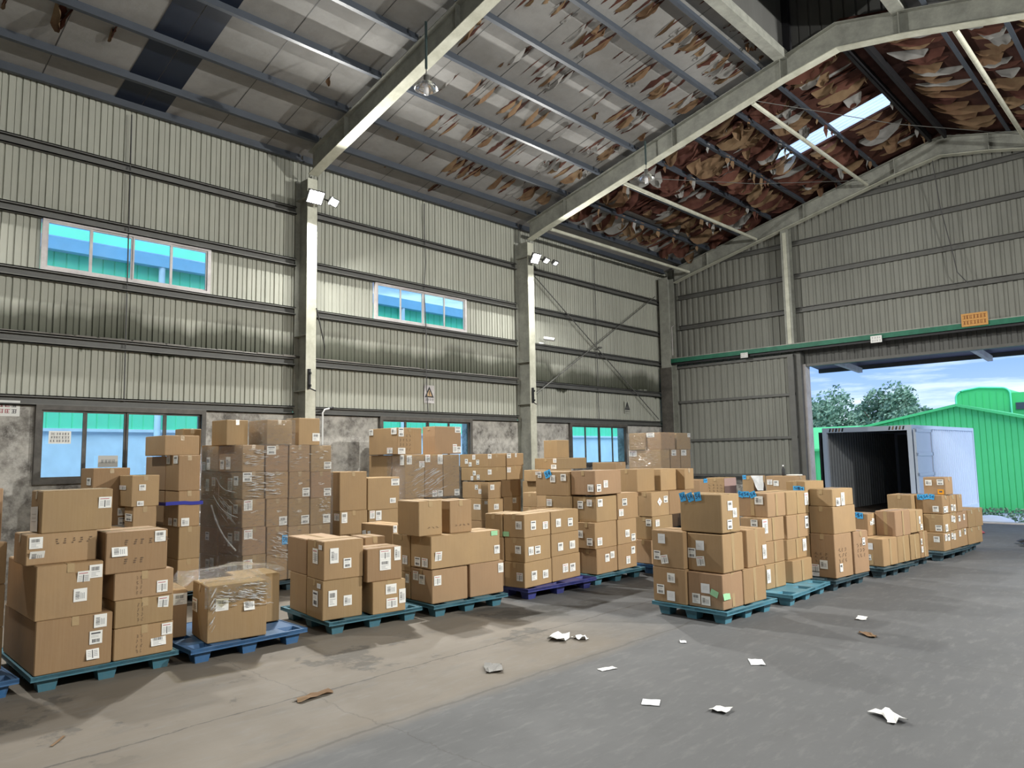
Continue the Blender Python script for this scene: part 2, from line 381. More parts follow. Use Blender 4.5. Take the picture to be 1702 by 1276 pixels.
# stack, u0,u1 (along the aisle), v0,v1 (away from it), z0,z1, (layer, layers, place, places)
BOX=[
 ('A0',-0.015,0.557,0.350,0.950,0.140,0.486,0,4,0,1),
 ('A0',-0.015,0.557,0.350,0.950,0.486,0.832,1,4,0,1),
 ('A0',-0.015,0.557,0.350,0.950,0.832,1.178,2,4,0,1),
 ('A0',0.005,0.558,0.450,0.950,1.178,1.620,3,4,0,1),
 ('A1',-0.017,0.546,0.000,1.158,0.140,0.563,0,5,0,2),
 ('A1',0.557,1.048,0.000,0.550,0.140,0.407,0,5,1,2),
 ('A1',0.556,1.041,0.000,0.550,0.407,0.638,1,5,0,1),
 ('A1',0.546,1.039,0.000,0.550,0.638,0.869,2,5,1,2),
 ('A1',0.469,0.977,0.000,0.500,0.869,1.220,3,5,1,2),
 ('A1',-0.031,0.459,0.000,1.027,0.563,0.996,2,5,0,2),
 ('A1',-0.089,0.432,0.100,0.520,0.996,1.246,3,5,0,2),
 ('A1',0.008,0.542,0.100,0.460,1.246,1.594,4,5,0,1),
 ('A2',-0.012,0.543,0.000,0.526,0.140,0.657,0,1,1,3),
 ('A2',0.428,0.862,0.536,1.000,0.140,0.637,0,1,2,3),
 ('A2',-0.383,-0.071,0.460,0.960,0.140,0.587,0,1,0,3),
 ('A3',-0.004,0.454,0.000,0.427,0.140,0.550,0,2,1,4),
 ('A3',0.000,0.460,0.000,0.431,0.550,0.956,1,2,1,3),
 ('A3',0.000,0.420,0.446,0.914,0.140,0.559,0,2,0,4),
 ('A3',0.000,0.420,0.457,1.001,0.559,0.947,1,2,0,3),
 ('A3',0.525,0.935,-0.080,0.370,0.140,0.484,0,2,3,4),
 ('A3',0.470,0.902,-0.060,0.300,0.484,0.841,1,2,2,3),
 ('A3',0.686,0.949,0.420,0.780,0.140,0.914,0,2,2,4),
 ('A4',0.003,0.521,0.000,0.447,0.140,0.522,0,3,1,3),
 ('A4',0.556,1.088,0.000,0.500,0.140,0.530,0,3,2,3),
 ('A4',-0.012,1.037,0.000,0.422,0.531,0.907,1,3,1,2),
 ('A4',0.000,0.500,0.457,0.803,0.140,0.454,0,3,0,3),
 ('A4',0.000,0.500,0.457,0.844,0.454,0.894,1,3,0,2),
 ('A4',-0.114,0.225,0.100,0.550,0.907,1.313,2,3,0,2),
 ('A4',0.336,0.672,0.100,0.500,0.907,1.297,2,3,1,2),
 ('A5',0.010,0.588,0.000,0.341,0.140,0.459,0,3,1,3),
 ('A5',0.598,1.256,0.000,0.450,0.140,0.466,0,3,2,3),
 ('A5',0.020,0.568,0.000,0.342,0.459,0.769,1,3,1,3),
 ('A5',0.589,1.241,0.000,0.450,0.466,0.767,1,3,2,3),
 ('A5',0.017,0.580,0.000,0.354,0.769,1.070,2,3,1,3),
 ('A5',0.601,1.250,0.000,0.450,0.767,1.069,2,3,2,3),
 ('A5',0.000,0.450,0.351,0.678,0.140,0.448,0,3,0,3),
 ('A5',0.000,0.450,0.352,0.598,0.448,0.765,1,3,0,3),
 ('A5',0.000,0.450,0.364,0.656,0.765,1.067,2,3,0,3),
 ('A6',0.018,0.534,0.000,0.313,0.140,0.494,0,4,1,3),
 ('A6',0.550,1.056,0.000,0.450,0.140,0.498,0,4,2,3),
 ('A6',-0.009,0.541,0.000,0.302,0.494,0.864,1,4,1,3),
 ('A6',0.559,1.072,0.000,0.450,0.498,0.861,1,4,2,3),
 ('A6',0.044,0.562,0.000,0.420,0.864,1.222,2,4,1,3),
 ('A6',0.581,1.140,0.000,0.450,0.861,1.245,2,4,2,3),
 ('A6',0.028,0.687,0.000,0.435,1.246,1.594,3,4,1,2),
 ('A6',0.000,0.450,0.323,0.593,0.140,0.498,0,4,0,3),
 ('A6',0.000,0.450,0.319,0.638,0.498,0.855,1,4,0,3),
 ('A6',0.000,0.400,0.430,0.900,0.855,1.226,2,4,0,3),
 ('A6',0.000,0.450,0.445,1.078,1.226,1.582,3,4,0,2),
 ('A7',0.024,0.668,0.000,0.308,0.140,0.499,0,4,0,1),
 ('A7',0.065,0.660,0.000,0.309,0.499,0.851,1,4,0,1),
 ('A7',0.056,0.569,0.000,0.242,0.851,1.228,2,4,0,2),
 ('A7',0.590,1.298,0.000,0.400,0.851,1.222,2,4,1,2),
 ('A7',0.022,0.529,0.220,0.620,1.228,1.585,3,4,0,3),
 ('A7',0.598,1.080,0.150,0.550,1.222,1.576,3,4,1,3),
 ('A7',1.090,1.388,0.000,0.400,1.222,1.570,3,4,2,3),
 ('C1',0.031,0.442,0.000,0.438,0.140,0.513,0,3,1,3),
 ('C1',0.459,0.930,0.000,0.500,0.140,0.519,0,3,2,3),
 ('C1',0.000,0.380,0.448,0.899,0.140,0.528,0,3,0,3),
 ('C1',0.070,0.487,0.000,0.448,0.520,0.931,1,3,1,3),
 ('C1',0.587,1.001,0.020,0.470,0.519,0.940,1,3,2,3),
 ('C1',0.000,0.380,0.458,0.896,0.528,0.942,1,3,0,3),
 ('C1',0.076,0.441,0.000,0.536,0.943,1.360,2,3,0,1),
 ('C2',0.030,0.499,0.000,0.264,0.140,0.442,0,4,0,2),
 ('C2',0.667,1.181,0.000,0.450,0.140,0.422,0,4,1,2),
 ('C2',0.057,0.499,0.000,0.265,0.442,0.710,1,4,0,2),
 ('C2',0.670,1.184,0.060,0.510,0.422,0.683,1,4,1,2),
 ('C2',0.002,0.531,0.000,0.300,0.710,1.002,2,4,0,2),
 ('C2',0.696,1.270,0.060,0.510,0.683,0.987,2,4,1,2),
 ('C2',0.139,0.585,0.000,0.407,1.002,1.296,3,4,0,2),
 ('C2',0.736,1.317,0.060,0.510,0.987,1.286,3,4,1,2),
 ('C3',0.070,0.542,0.000,0.339,0.140,0.711,0,3,1,3),
 ('C3',0.589,0.997,0.000,0.450,0.140,0.707,0,3,2,3),
 ('C3',0.083,0.684,0.000,0.340,0.711,1.076,1,3,1,2),
 ('C3',0.080,0.648,0.000,0.324,1.076,1.305,2,3,1,2),
 ('C3',0.000,0.450,0.349,0.572,0.140,0.715,0,3,0,3),
 ('C3',0.000,0.450,0.350,0.641,0.715,1.084,1,3,0,2),
 ('C3',0.000,0.500,0.334,0.621,1.084,1.407,2,3,0,2),
 ('C4',0.060,0.535,0.000,0.340,0.140,0.534,0,2,0,4),
 ('C4',0.561,0.960,0.000,0.450,0.140,0.527,0,2,1,4),
 ('C4',0.986,1.326,0.000,0.450,0.140,0.520,0,2,2,4),
 ('C4',0.308,0.648,0.300,0.750,0.534,0.864,1,2,0,3),
 ('C4',0.529,1.044,0.000,0.290,0.527,0.900,1,2,1,3),
 ('C4',1.336,1.620,0.000,0.450,0.140,0.540,0,2,3,4),
 ('C4',1.054,1.526,0.000,0.450,0.540,0.878,1,2,2,3),
 ('C5',0.065,0.374,0.000,0.312,0.140,0.435,0,4,1,4),
 ('C5',0.395,0.731,0.000,0.500,0.140,0.438,0,4,2,4),
 ('C5',0.752,1.226,0.000,0.500,0.140,0.440,0,4,3,4),
 ('C5',0.116,0.428,0.000,0.309,0.439,0.735,1,4,1,4),
 ('C5',0.447,0.771,0.000,0.500,0.441,0.734,1,4,2,4),
 ('C5',0.790,1.298,0.000,0.500,0.440,0.733,1,4,3,4),
 ('C5',0.143,0.471,0.000,0.419,0.741,1.049,2,4,1,4),
 ('C5',0.485,0.811,0.000,0.500,0.734,1.033,2,4,2,4),
 ('C5',0.843,1.088,0.000,0.500,0.733,1.027,2,4,3,4),
 ('C5',0.000,0.385,0.322,0.611,0.140,0.441,0,4,0,4),
 ('C5',0.000,0.437,0.319,0.619,0.441,0.740,1,4,0,4),
 ('C5',0.000,0.475,0.429,0.824,0.740,1.051,2,4,0,4),
 ('C5',0.287,0.627,-0.020,0.325,1.049,1.343,3,4,0,1),
 ('C6',0.062,0.402,0.000,0.500,0.140,0.425,0,2,0,2),
 ('C6',0.412,0.752,0.000,0.500,0.140,0.426,0,2,1,2),
 ('C6',0.128,0.468,0.000,0.500,0.427,0.733,1,2,0,2),
 ('C6',0.478,0.825,0.000,0.500,0.426,0.747,1,2,1,2),
 ('B0',0.038,0.428,0.000,0.389,0.140,0.416,0,5,0,2),
 ('B0',0.038,0.428,0.000,0.389,0.416,0.692,1,5,0,2),
 ('B0',0.438,0.775,0.000,0.500,0.140,0.395,0,5,1,2),
 ('B0',0.438,0.775,0.000,0.500,0.395,0.649,1,5,1,2),
 ('B0',0.020,0.354,0.000,0.368,0.692,1.018,2,5,0,2),
 ('B0',0.438,0.727,0.000,0.302,0.649,1.263,2,5,1,2),
 ('B0',0.098,0.543,0.450,0.950,1.018,1.759,3,5,0,1),
 ('B0',0.410,0.750,0.000,0.440,1.263,1.660,4,5,0,1),
 ('B1',0.021,0.302,0.000,1.127,0.140,0.558,0,5,0,1),
 ('B1',0.021,0.302,0.000,1.127,0.558,0.976,1,5,0,1),
 ('B1',0.008,0.290,0.000,0.441,0.976,1.441,2,5,1,2),
 ('B1',0.000,0.340,0.451,1.112,0.976,1.434,2,5,0,2),
 ('B1',-0.001,0.286,0.000,0.433,1.441,1.910,3,5,1,2),
 ('B1',0.000,0.340,0.446,1.155,1.441,1.901,3,5,0,2),
 ('B1',-0.094,0.369,0.250,0.939,1.910,2.178,4,5,0,2),
 ('B1',0.384,0.646,0.850,1.150,1.910,2.297,4,5,1,2),
 ('B2',0.024,0.374,0.000,0.641,0.140,0.540,0,6,1,5),
 ('B2',0.000,0.340,0.651,1.159,0.140,0.498,0,6,0,5),
 ('B2',0.384,0.713,0.000,0.600,0.140,0.508,0,6,2,5),
 ('B2',0.723,1.079,0.000,0.600,0.140,0.487,0,6,3,5),
 ('B2',1.089,1.433,0.000,0.600,0.140,0.465,0,6,4,5),
 ('B2',0.017,0.367,0.000,0.644,0.540,0.913,1,6,1,5),
 ('B2',0.000,0.340,0.654,1.181,0.498,0.884,1,6,0,5),
 ('B2',0.384,0.707,0.000,0.600,0.508,0.895,1,6,2,5),
 ('B2',0.717,1.074,0.000,0.600,0.487,0.876,1,6,3,5),
 ('B2',1.084,1.429,0.000,0.600,0.465,0.864,1,6,4,5),
 ('B2',0.008,0.350,0.000,0.647,0.913,1.297,2,6,1,5),
 ('B2',0.000,0.340,0.657,1.184,0.884,1.282,2,6,0,5),
 ('B2',0.369,0.706,0.000,0.600,0.895,1.281,2,6,2,5),
 ('B2',0.720,1.069,0.000,0.600,0.876,1.271,2,6,3,5),
 ('B2',1.080,1.437,0.000,0.600,0.864,1.256,2,6,4,5),
 ('B2',0.001,0.334,0.000,0.650,1.297,1.671,3,6,1,5),
 ('B2',0.000,0.340,0.660,1.187,1.282,1.671,3,6,0,5),
 ('B2',0.353,0.709,0.000,0.600,1.281,1.662,3,6,2,5),
 ('B2',0.724,1.070,0.000,0.600,1.271,1.652,3,6,3,5),
 ('B2',1.085,1.439,0.000,0.600,1.256,1.642,3,6,4,5),
 ('B2',-0.007,0.327,0.000,0.652,1.671,2.039,4,6,1,5),
 ('B2',0.000,0.340,0.675,1.189,1.671,2.056,4,6,0,5),
 ('B2',0.346,0.704,0.000,0.600,1.662,2.040,4,6,2,5),
 ('B2',0.718,1.065,0.000,0.600,1.652,2.036,4,6,3,5),
 ('B2',1.081,1.441,0.000,0.600,1.642,2.032,4,6,4,5),
 ('B2',-0.109,0.214,0.250,0.679,2.039,2.394,5,6,0,3),
 ('B2',0.358,0.762,0.000,0.499,2.040,2.395,5,6,1,3),
 ('B2',0.936,1.301,0.100,0.460,2.037,2.443,5,6,2,3),
 ('B25',0.004,0.503,0.000,0.500,0.140,0.588,0,3,0,2),
 ('B25',0.004,0.503,0.000,0.500,0.588,1.036,1,3,0,2),
 ('B25',0.526,1.132,0.000,0.500,0.140,0.580,0,3,1,2),
 ('B25',0.526,1.132,0.000,0.500,0.580,1.020,1,3,1,2),
 ('B25',0.000,0.491,0.000,0.500,1.036,1.630,2,3,0,2),
 ('B25',0.502,1.121,0.000,0.500,1.020,1.524,2,3,1,2),
 ('B3',-0.002,0.425,0.000,0.550,0.140,0.467,0,5,1,4),
 ('B3',-0.002,0.425,0.000,0.550,0.467,0.793,1,5,0,1),
 ('B3',-0.002,0.425,0.000,0.550,0.793,1.120,2,5,0,1),
 ('B3',0.439,0.859,0.000,0.500,0.140,1.097,0,5,2,4),
 ('B3',0.873,1.254,0.000,0.500,0.140,1.074,0,5,3,4),
 ('B3',0.000,0.400,0.685,1.073,0.140,1.102,0,5,0,4),
 ('B3',0.001,0.438,0.000,0.381,1.120,1.888,3,5,1,4),
 ('B3',0.448,0.868,0.000,0.500,1.120,1.889,3,5,2,4),
 ('B3',0.878,1.273,0.000,0.500,1.120,1.880,3,5,3,4),
 ('B3',0.000,0.400,0.391,1.076,1.120,1.883,3,5,0,4),
 ('B3',-0.053,0.501,0.150,1.002,1.890,2.364,4,5,0,2),
 ('B3',0.771,1.416,0.100,0.465,1.889,2.399,4,5,1,2),
 ('B4',-0.011,0.405,0.000,0.713,0.140,0.574,0,5,0,2),
 ('B4',-0.011,0.405,0.000,0.713,0.574,1.007,1,5,0,2),
 ('B4',0.422,0.928,0.000,0.500,0.140,0.580,0,5,1,2),
 ('B4',0.422,0.928,0.000,0.500,0.580,1.020,1,5,1,2),
 ('B4',-0.005,0.361,0.000,0.751,1.007,1.332,2,5,0,2),
 ('B4',0.379,0.938,0.000,0.500,1.020,1.354,2,5,1,2),
 ('B4',-0.016,0.505,0.000,0.771,1.355,1.619,3,5,0,2),
 ('B4',0.523,1.000,0.000,0.500,1.354,1.637,3,5,1,2),
 ('B4',-0.010,0.511,0.000,0.816,1.619,1.882,4,5,0,2),
 ('B4',0.529,1.025,0.000,0.500,1.637,1.889,4,5,1,2),
 ('B45',-0.001,0.339,0.000,0.759,0.140,0.512,0,2,0,1),
 ('B45',-0.001,0.339,0.000,0.759,0.512,0.885,1,2,0,1),
 ('B5',-0.021,0.319,0.000,0.334,0.140,0.536,0,3,0,1),
 ('B5',-0.021,0.319,0.000,0.334,0.536,0.931,1,3,0,1),
 ('B5',-0.013,0.327,0.000,0.335,0.931,1.183,2,3,0,1),
 ('B6',-0.007,0.901,0.000,0.508,0.140,0.538,0,6,0,1),
 ('B6',-0.007,0.901,0.000,0.508,0.538,0.935,1,6,0,1),
 ('B6',-0.007,0.901,0.000,0.508,0.935,1.333,2,6,0,1),
 ('B6',-0.087,0.910,0.000,0.395,1.334,1.553,3,6,0,1),
 ('B6',0.453,1.399,0.000,0.593,1.553,1.775,4,6,0,1),
 ('B6',0.701,1.093,0.200,0.557,1.775,2.138,5,6,0,1),
 ('D1',-0.043,1.244,0.000,0.874,0.140,0.500,0,6,0,1),
 ('D1',-0.043,1.244,0.000,0.874,0.500,0.859,1,6,0,1),
 ('D1',0.001,1.298,0.000,0.878,0.859,1.171,2,6,0,1),
 ('D1',0.001,1.298,0.000,0.878,1.171,1.483,3,6,0,1),
 ('D1',0.031,0.416,0.000,0.881,1.483,1.922,4,6,0,3),
 ('D1',0.442,0.867,0.000,0.500,1.483,1.920,4,6,1,3),
 ('D1',0.894,1.335,0.000,0.500,1.483,1.918,4,6,2,3),
 ('D1',0.059,0.657,0.000,0.392,1.922,2.322,5,6,1,3),
 ('D1',0.000,0.350,0.402,0.843,1.922,2.321,5,6,0,3),
 ('D1',0.736,1.368,0.000,0.400,1.921,2.316,5,6,2,3),
 ('D0',-0.124,0.232,0.000,0.654,0.140,0.509,0,4,0,1),
 ('D0',-0.124,0.232,0.000,0.654,0.509,0.878,1,4,0,1),
 ('D0',-0.124,0.232,0.000,0.654,0.878,1.247,2,4,0,1),
 ('D0',-0.102,0.256,0.000,0.655,1.247,1.659,3,4,0,1),
 ('D2',-0.056,0.506,0.000,0.467,0.140,0.514,0,3,0,1),
 ('D2',-0.056,0.506,0.000,0.467,0.514,0.888,1,3,0,1),
 ('D2',-0.017,0.534,0.000,0.425,0.888,1.291,2,3,0,1),
 ('D4',-0.042,0.298,0.000,0.340,0.140,0.574,0,3,0,1),
 ('D4',-0.042,0.298,0.000,0.340,0.574,1.008,1,3,0,1),
 ('D4',-0.066,0.274,0.000,0.340,1.008,1.287,2,3,0,1),
 ('D5',-0.062,0.374,0.000,0.249,0.140,0.525,0,3,0,1),
 ('D5',-0.062,0.374,0.000,0.249,0.525,0.910,1,3,0,1),
 ('D5',-0.015,0.538,0.000,0.250,0.910,1.335,2,3,0,1),
 ('D3',-0.070,0.390,0.000,0.612,0.140,0.549,0,3,0,1),
 ('D3',-0.070,0.390,0.000,0.612,0.549,0.958,1,3,0,1),
 ('D3',-0.018,0.475,0.000,0.615,0.958,1.341,2,3,0,1),
]
# box, face (0 end, 1 side), along, up, width, height, kind, turn
STICK=[
 (11,1,0.48,0.23,0.101,0.096,'b',5),(11,0,0.31,0.11,0.240,0.206,'q',3),(109,0,0.30,0.24,0.240,0.055,'b',0),(109,1,0.54,0.24,0.081,0.078,'b',0),
 (109,1,0.52,0.04,0.081,0.062,'b',0),(108,1,0.45,0.17,0.096,0.096,'b',0),(108,1,0.46,0.05,0.096,0.096,'b',0),(107,0,0.13,0.48,0.240,0.093,'b',0),
 (108,0,0.59,0.57,0.173,0.095,'b',0),(114,0,0.34,0.41,0.125,0.115,'b',0),(114,0,0.09,0.41,0.141,0.105,'b',0),(112,0,0.24,0.06,0.122,0.097,'b',0),
 (112,0,0.07,0.06,0.118,0.104,'b',0),(112,1,0.10,0.06,0.103,0.104,'b',0),(10,1,-0.02,0.18,0.094,0.092,'b',0),(10,1,-0.01,0.07,0.104,0.098,'b',25),
 (8,1,0.91,0.29,0.091,0.095,'b',0),(8,1,0.58,0.19,0.124,0.091,'b',-12),(9,1,0.31,0.31,0.095,0.106,'b',10),(9,1,0.40,0.35,0.098,0.108,'b',0),
 (9,1,0.29,0.17,0.099,0.105,'b',0),(4,1,0.45,0.36,0.097,0.107,'b',0),(4,1,0.42,0.23,0.096,0.106,'b',0),(4,1,0.40,0.11,0.096,0.106,'b',-14),
 (7,1,0.94,0.08,0.091,0.101,'b',0),(6,1,0.95,0.17,0.091,0.107,'b',8),(5,1,0.99,0.20,0.091,0.101,'b',0),(5,1,0.92,0.11,0.125,0.081,'b',-12),
 (139,0,1.09,0.08,0.101,0.126,'b',0),(139,0,0.96,0.12,0.111,0.182,'b',0),(138,0,0.54,0.10,0.113,0.131,'b',0),(138,0,0.37,0.12,0.129,0.175,'b',0),
 (134,0,0.97,0.20,0.099,0.172,'b',0),(134,0,0.79,0.25,0.109,0.123,'b',0),(133,0,0.32,0.20,0.128,0.175,'b',0),(133,0,0.16,0.25,0.125,0.127,'b',0),
 (128,0,0.17,0.25,0.125,0.127,'b',0),(128,0,0.33,0.20,0.120,0.183,'b',0),(124,0,0.94,0.26,0.110,0.114,'b',0),(123,0,0.32,0.20,0.127,0.183,'b',0),
 (123,0,0.14,0.26,0.134,0.126,'b',0),(119,0,0.92,0.21,0.109,0.170,'b',0),(119,0,0.79,0.26,0.115,0.122,'b',0),(118,0,0.33,0.21,0.116,0.173,'b',0),
 (118,0,0.19,0.21,0.113,0.126,'b',0),(133,1,0.07,0.30,0.133,0.127,'b',0),(140,1,0.43,0.30,0.140,0.121,'b',0),(145,1,1.23,0.12,0.128,0.120,'b',0),
 (142,1,1.37,0.09,0.129,0.109,'b',0),(137,1,1.37,0.08,0.129,0.115,'b',0),(136,1,1.00,0.08,0.123,0.126,'b',0),(128,1,0.09,0.30,0.127,0.141,'b',0),
 (123,1,0.10,0.28,0.126,0.126,'b',0),(118,1,0.10,0.28,0.131,0.125,'b',0),(130,1,0.63,0.07,0.126,0.122,'b',0),(131,1,0.99,0.08,0.133,0.125,'b',0),
 (132,1,1.36,0.08,0.129,0.128,'b',0),(125,1,0.66,0.19,0.085,0.131,'n',0),(14,1,-0.14,0.36,0.124,0.108,'b',0),(12,0,0.41,0.30,0.179,0.126,'b',0),
 (12,1,0.12,0.34,0.118,0.116,'b',3),(12,1,0.37,0.31,0.100,0.107,'b',-15),(162,0,0.92,0.41,0.124,0.109,'b',0),(162,0,0.24,0.41,0.161,0.109,'b',0),
 (162,1,0.03,0.39,0.114,0.153,'b',0),(162,0,0.36,0.07,0.160,0.101,'b',0),(162,1,0.04,0.06,0.161,0.108,'b',0),(163,1,1.33,0.45,0.150,0.108,'b',0),
 (163,1,1.25,0.10,0.102,0.158,'b',0),(163,1,1.35,0.08,0.113,0.112,'b',0),(158,0,0.08,0.67,0.113,0.177,'b',0),(158,1,0.09,0.67,0.114,0.156,'b',0),
 (159,1,0.51,0.69,0.113,0.133,'b',0),(158,1,0.37,0.59,0.119,0.110,'b',0),(159,1,0.80,0.67,0.118,0.171,'b',0),(151,1,1.03,0.42,0.163,0.108,'b',0),
 (147,0,0.08,0.36,0.142,0.105,'b',0),(147,1,0.08,0.35,0.100,0.157,'b',0),(149,1,0.59,0.37,0.093,0.120,'b',0),(149,1,0.71,0.35,0.109,0.148,'b',0),
 (159,1,0.67,0.06,0.115,0.111,'b',0),(159,1,0.80,0.06,0.118,0.112,'b',0),(160,1,1.20,0.06,0.122,0.115,'b',0),(172,0,0.38,0.20,0.087,0.094,'b',0),
 (172,0,0.60,0.12,0.088,0.095,'b',0),(172,0,0.49,0.06,0.087,0.084,'b',0),(172,0,0.27,0.10,0.086,0.093,'b',0),(170,0,0.37,0.15,0.086,0.093,'b',0),
 (170,0,0.26,0.07,0.085,0.093,'b',0),(170,0,0.44,0.05,0.072,0.084,'b',0),(168,0,0.33,0.22,0.086,0.093,'b',0),(168,0,0.23,0.14,0.085,0.093,'b',0),
 (172,1,0.05,0.21,0.102,0.087,'b',0),(173,1,0.59,0.20,0.114,0.095,'b',0),(173,1,0.79,0.21,0.051,0.076,'b',0),(170,1,0.04,0.17,0.101,0.097,'b',0),
 (171,1,0.58,0.20,0.107,0.100,'b',0),(168,1,0.10,0.22,0.109,0.102,'b',0),(167,1,0.73,0.36,0.108,0.105,'b',0),(165,0,0.31,0.27,0.199,0.107,'b',0),
 (165,1,0.21,0.27,0.130,0.107,'b',0),(165,0,0.05,0.36,0.083,0.063,'b',0),(151,1,0.98,0.13,0.117,0.079,'b',0),(16,0,0.20,0.24,0.134,0.159,'b',0),
 (16,0,0.07,0.34,0.087,0.050,'q',0),(16,1,0.12,0.25,0.096,0.157,'b',0),(16,1,0.27,0.16,0.090,0.103,'b',0),(15,0,0.17,0.21,0.132,0.162,'b',0),
 (15,0,0.08,0.35,0.094,0.051,'q',0),(15,1,0.11,0.22,0.095,0.161,'b',0),(15,1,0.28,0.18,0.094,0.105,'b',0),(20,1,0.69,0.28,0.136,0.106,'b',0),
 (20,1,0.69,0.17,0.135,0.112,'b',0),(20,1,0.84,0.28,0.078,0.149,'b',0),(19,1,0.75,0.25,0.133,0.106,'b',0),(19,1,0.89,0.16,0.082,0.153,'b',0),
 (19,1,0.76,0.10,0.136,0.105,'b',0),(26,0,0.56,0.14,0.106,0.103,'b',0),(24,0,0.27,0.07,0.119,0.103,'b',0),(24,0,0.12,0.07,0.121,0.102,'b',0),
 (25,0,0.50,0.24,0.074,0.105,'b',0),(22,0,0.33,0.29,0.113,0.104,'b',0),(22,0,0.20,0.26,0.123,0.109,'b',0),(24,1,0.09,0.14,0.096,0.112,'b',8),
 (24,1,0.98,0.14,0.087,0.102,'b',0),(22,1,0.08,0.26,0.100,0.111,'b',0),(23,1,1.04,0.30,0.083,0.114,'b',0),(24,1,0.94,0.34,0.103,0.056,'g',0),
 (37,1,0.07,0.04,0.115,0.056,'g',0),(175,1,0.04,0.32,0.064,0.099,'b',0),(175,0,0.67,0.23,0.093,0.078,'q',10),(175,0,0.55,0.24,0.070,0.053,'q',10),
 (33,0,0.09,0.16,0.103,0.102,'b',0),(33,1,0.20,0.15,0.107,0.114,'b',0),(33,1,0.46,0.13,0.112,0.098,'b',0),(34,1,0.76,0.14,0.111,0.108,'b',0),
 (34,1,1.04,0.13,0.116,0.110,'b',0),(31,0,0.11,0.16,0.098,0.102,'b',0),(31,1,0.14,0.14,0.106,0.106,'b',0),(31,1,0.28,0.14,0.115,0.103,'b',0),
 (32,1,0.79,0.12,0.118,0.108,'b',0),(32,1,1.07,0.12,0.130,0.106,'b',0),(29,0,0.08,0.14,0.102,0.105,'b',0),(29,1,0.20,0.14,0.113,0.117,'b',0),
 (29,1,0.44,0.13,0.117,0.104,'b',0),(30,1,0.89,0.15,0.126,0.112,'b',0),(30,1,1.06,0.14,0.129,0.109,'b',0),(33,0,0.30,0.04,0.097,0.063,'g',0),
 (48,0,0.54,0.27,0.100,0.100,'b',0),(48,0,0.74,0.25,0.097,0.105,'b',0),(48,0,0.99,0.30,0.072,0.073,'b',0),(48,0,1.02,0.33,0.106,0.050,'b',0),
 (47,0,0.82,0.27,0.097,0.101,'b',0),(44,0,0.08,0.10,0.104,0.101,'b',0),(44,1,0.11,0.10,0.105,0.105,'b',0),(44,1,0.28,0.15,0.107,0.102,'b',0),
 (42,0,0.28,0.24,0.096,0.110,'b',0),(42,0,0.12,0.27,0.089,0.093,'b',0),(42,1,0.13,0.27,0.119,0.105,'b',0),(43,1,0.76,0.25,0.130,0.105,'b',0),
 (43,1,0.66,0.10,0.120,0.100,'b',0),(40,0,0.25,0.20,0.085,0.105,'b',0),(40,0,0.09,0.10,0.098,0.104,'b',0),(40,1,0.10,0.10,0.118,0.108,'b',0),
 (41,1,0.81,0.15,0.115,0.105,'b',0),(41,1,0.97,0.08,0.109,0.106,'b',0),(38,1,0.27,0.21,0.106,0.109,'b',0),(38,1,0.40,0.24,0.101,0.094,'b',0),
 (39,1,0.81,0.12,0.107,0.109,'b',0),(39,1,0.95,0.25,0.101,0.106,'b',0),(51,1,0.28,0.22,0.139,0.137,'d',0),(51,1,0.46,0.25,0.117,0.103,'b',0),
 (50,0,0.07,0.26,0.097,0.105,'b',0),(50,1,0.20,0.25,0.113,0.101,'b',0),(189,0,0.76,0.36,0.226,0.134,'b',0),(48,0,0.83,0.32,0.125,0.110,'n',20),
 (183,0,0.05,0.17,0.088,0.084,'b',0),(183,0,0.08,0.05,0.139,0.084,'b',0),(192,0,0.28,0.34,0.216,0.101,'b',0),(189,0,0.76,0.36,0.218,0.109,'b',0),
 (190,1,0.58,0.36,0.201,0.132,'b',0),(191,1,1.02,0.36,0.232,0.134,'b',0),(194,1,1.29,0.34,0.130,0.093,'b',0),(43,1,0.76,0.25,0.117,0.106,'b',0),
 (61,0,0.75,0.32,0.097,0.108,'q',0),(61,0,0.82,0.13,0.091,0.102,'b',0),(61,0,0.72,0.09,0.100,0.096,'b',10),(58,0,0.64,0.28,0.105,0.103,'b',0),
 (58,0,0.79,0.14,0.104,0.105,'b',0),(58,0,0.65,0.08,0.108,0.106,'q',0),(59,0,0.28,0.28,0.105,0.104,'q',0),(59,0,0.39,0.19,0.101,0.108,'b',0),
 (59,0,0.28,0.11,0.105,0.104,'b',6),(56,0,0.21,0.21,0.110,0.102,'q',0),(56,0,0.10,0.17,0.095,0.068,'g',-20),(56,1,0.10,0.14,0.131,0.068,'g',-10),
 (56,0,0.33,0.09,0.102,0.106,'b',0),(56,0,0.21,0.08,0.113,0.099,'b',0),(62,1,0.24,0.29,0.096,0.103,'b',0),(62,1,0.33,0.21,0.082,0.101,'b',0),
 (62,1,0.22,0.09,0.095,0.103,'b',0),(62,0,0.49,0.38,0.079,0.101,'n',15),(62,0,0.39,0.38,0.078,0.100,'n',20),(62,0,0.29,0.39,0.083,0.099,'n',10),
 (69,0,0.11,0.21,0.113,0.102,'b',0),(70,1,1.25,0.19,0.097,0.163,'b',0),(68,1,1.21,0.19,0.096,0.162,'b',0),(66,1,1.12,0.16,0.095,0.156,'b',0),
 (67,1,0.07,0.19,0.123,0.172,'b',0),(60,1,0.95,0.15,0.084,0.159,'b',0),(63,1,0.08,0.16,0.082,0.163,'b',0),(67,0,0.10,0.23,0.094,0.082,'b',0),
 (71,0,0.28,0.11,0.106,0.106,'b',0),(71,0,0.28,0.04,0.102,0.068,'q',0),(71,0,0.16,0.17,0.107,0.112,'b',0),(74,1,0.22,0.06,0.115,0.102,'b',0),
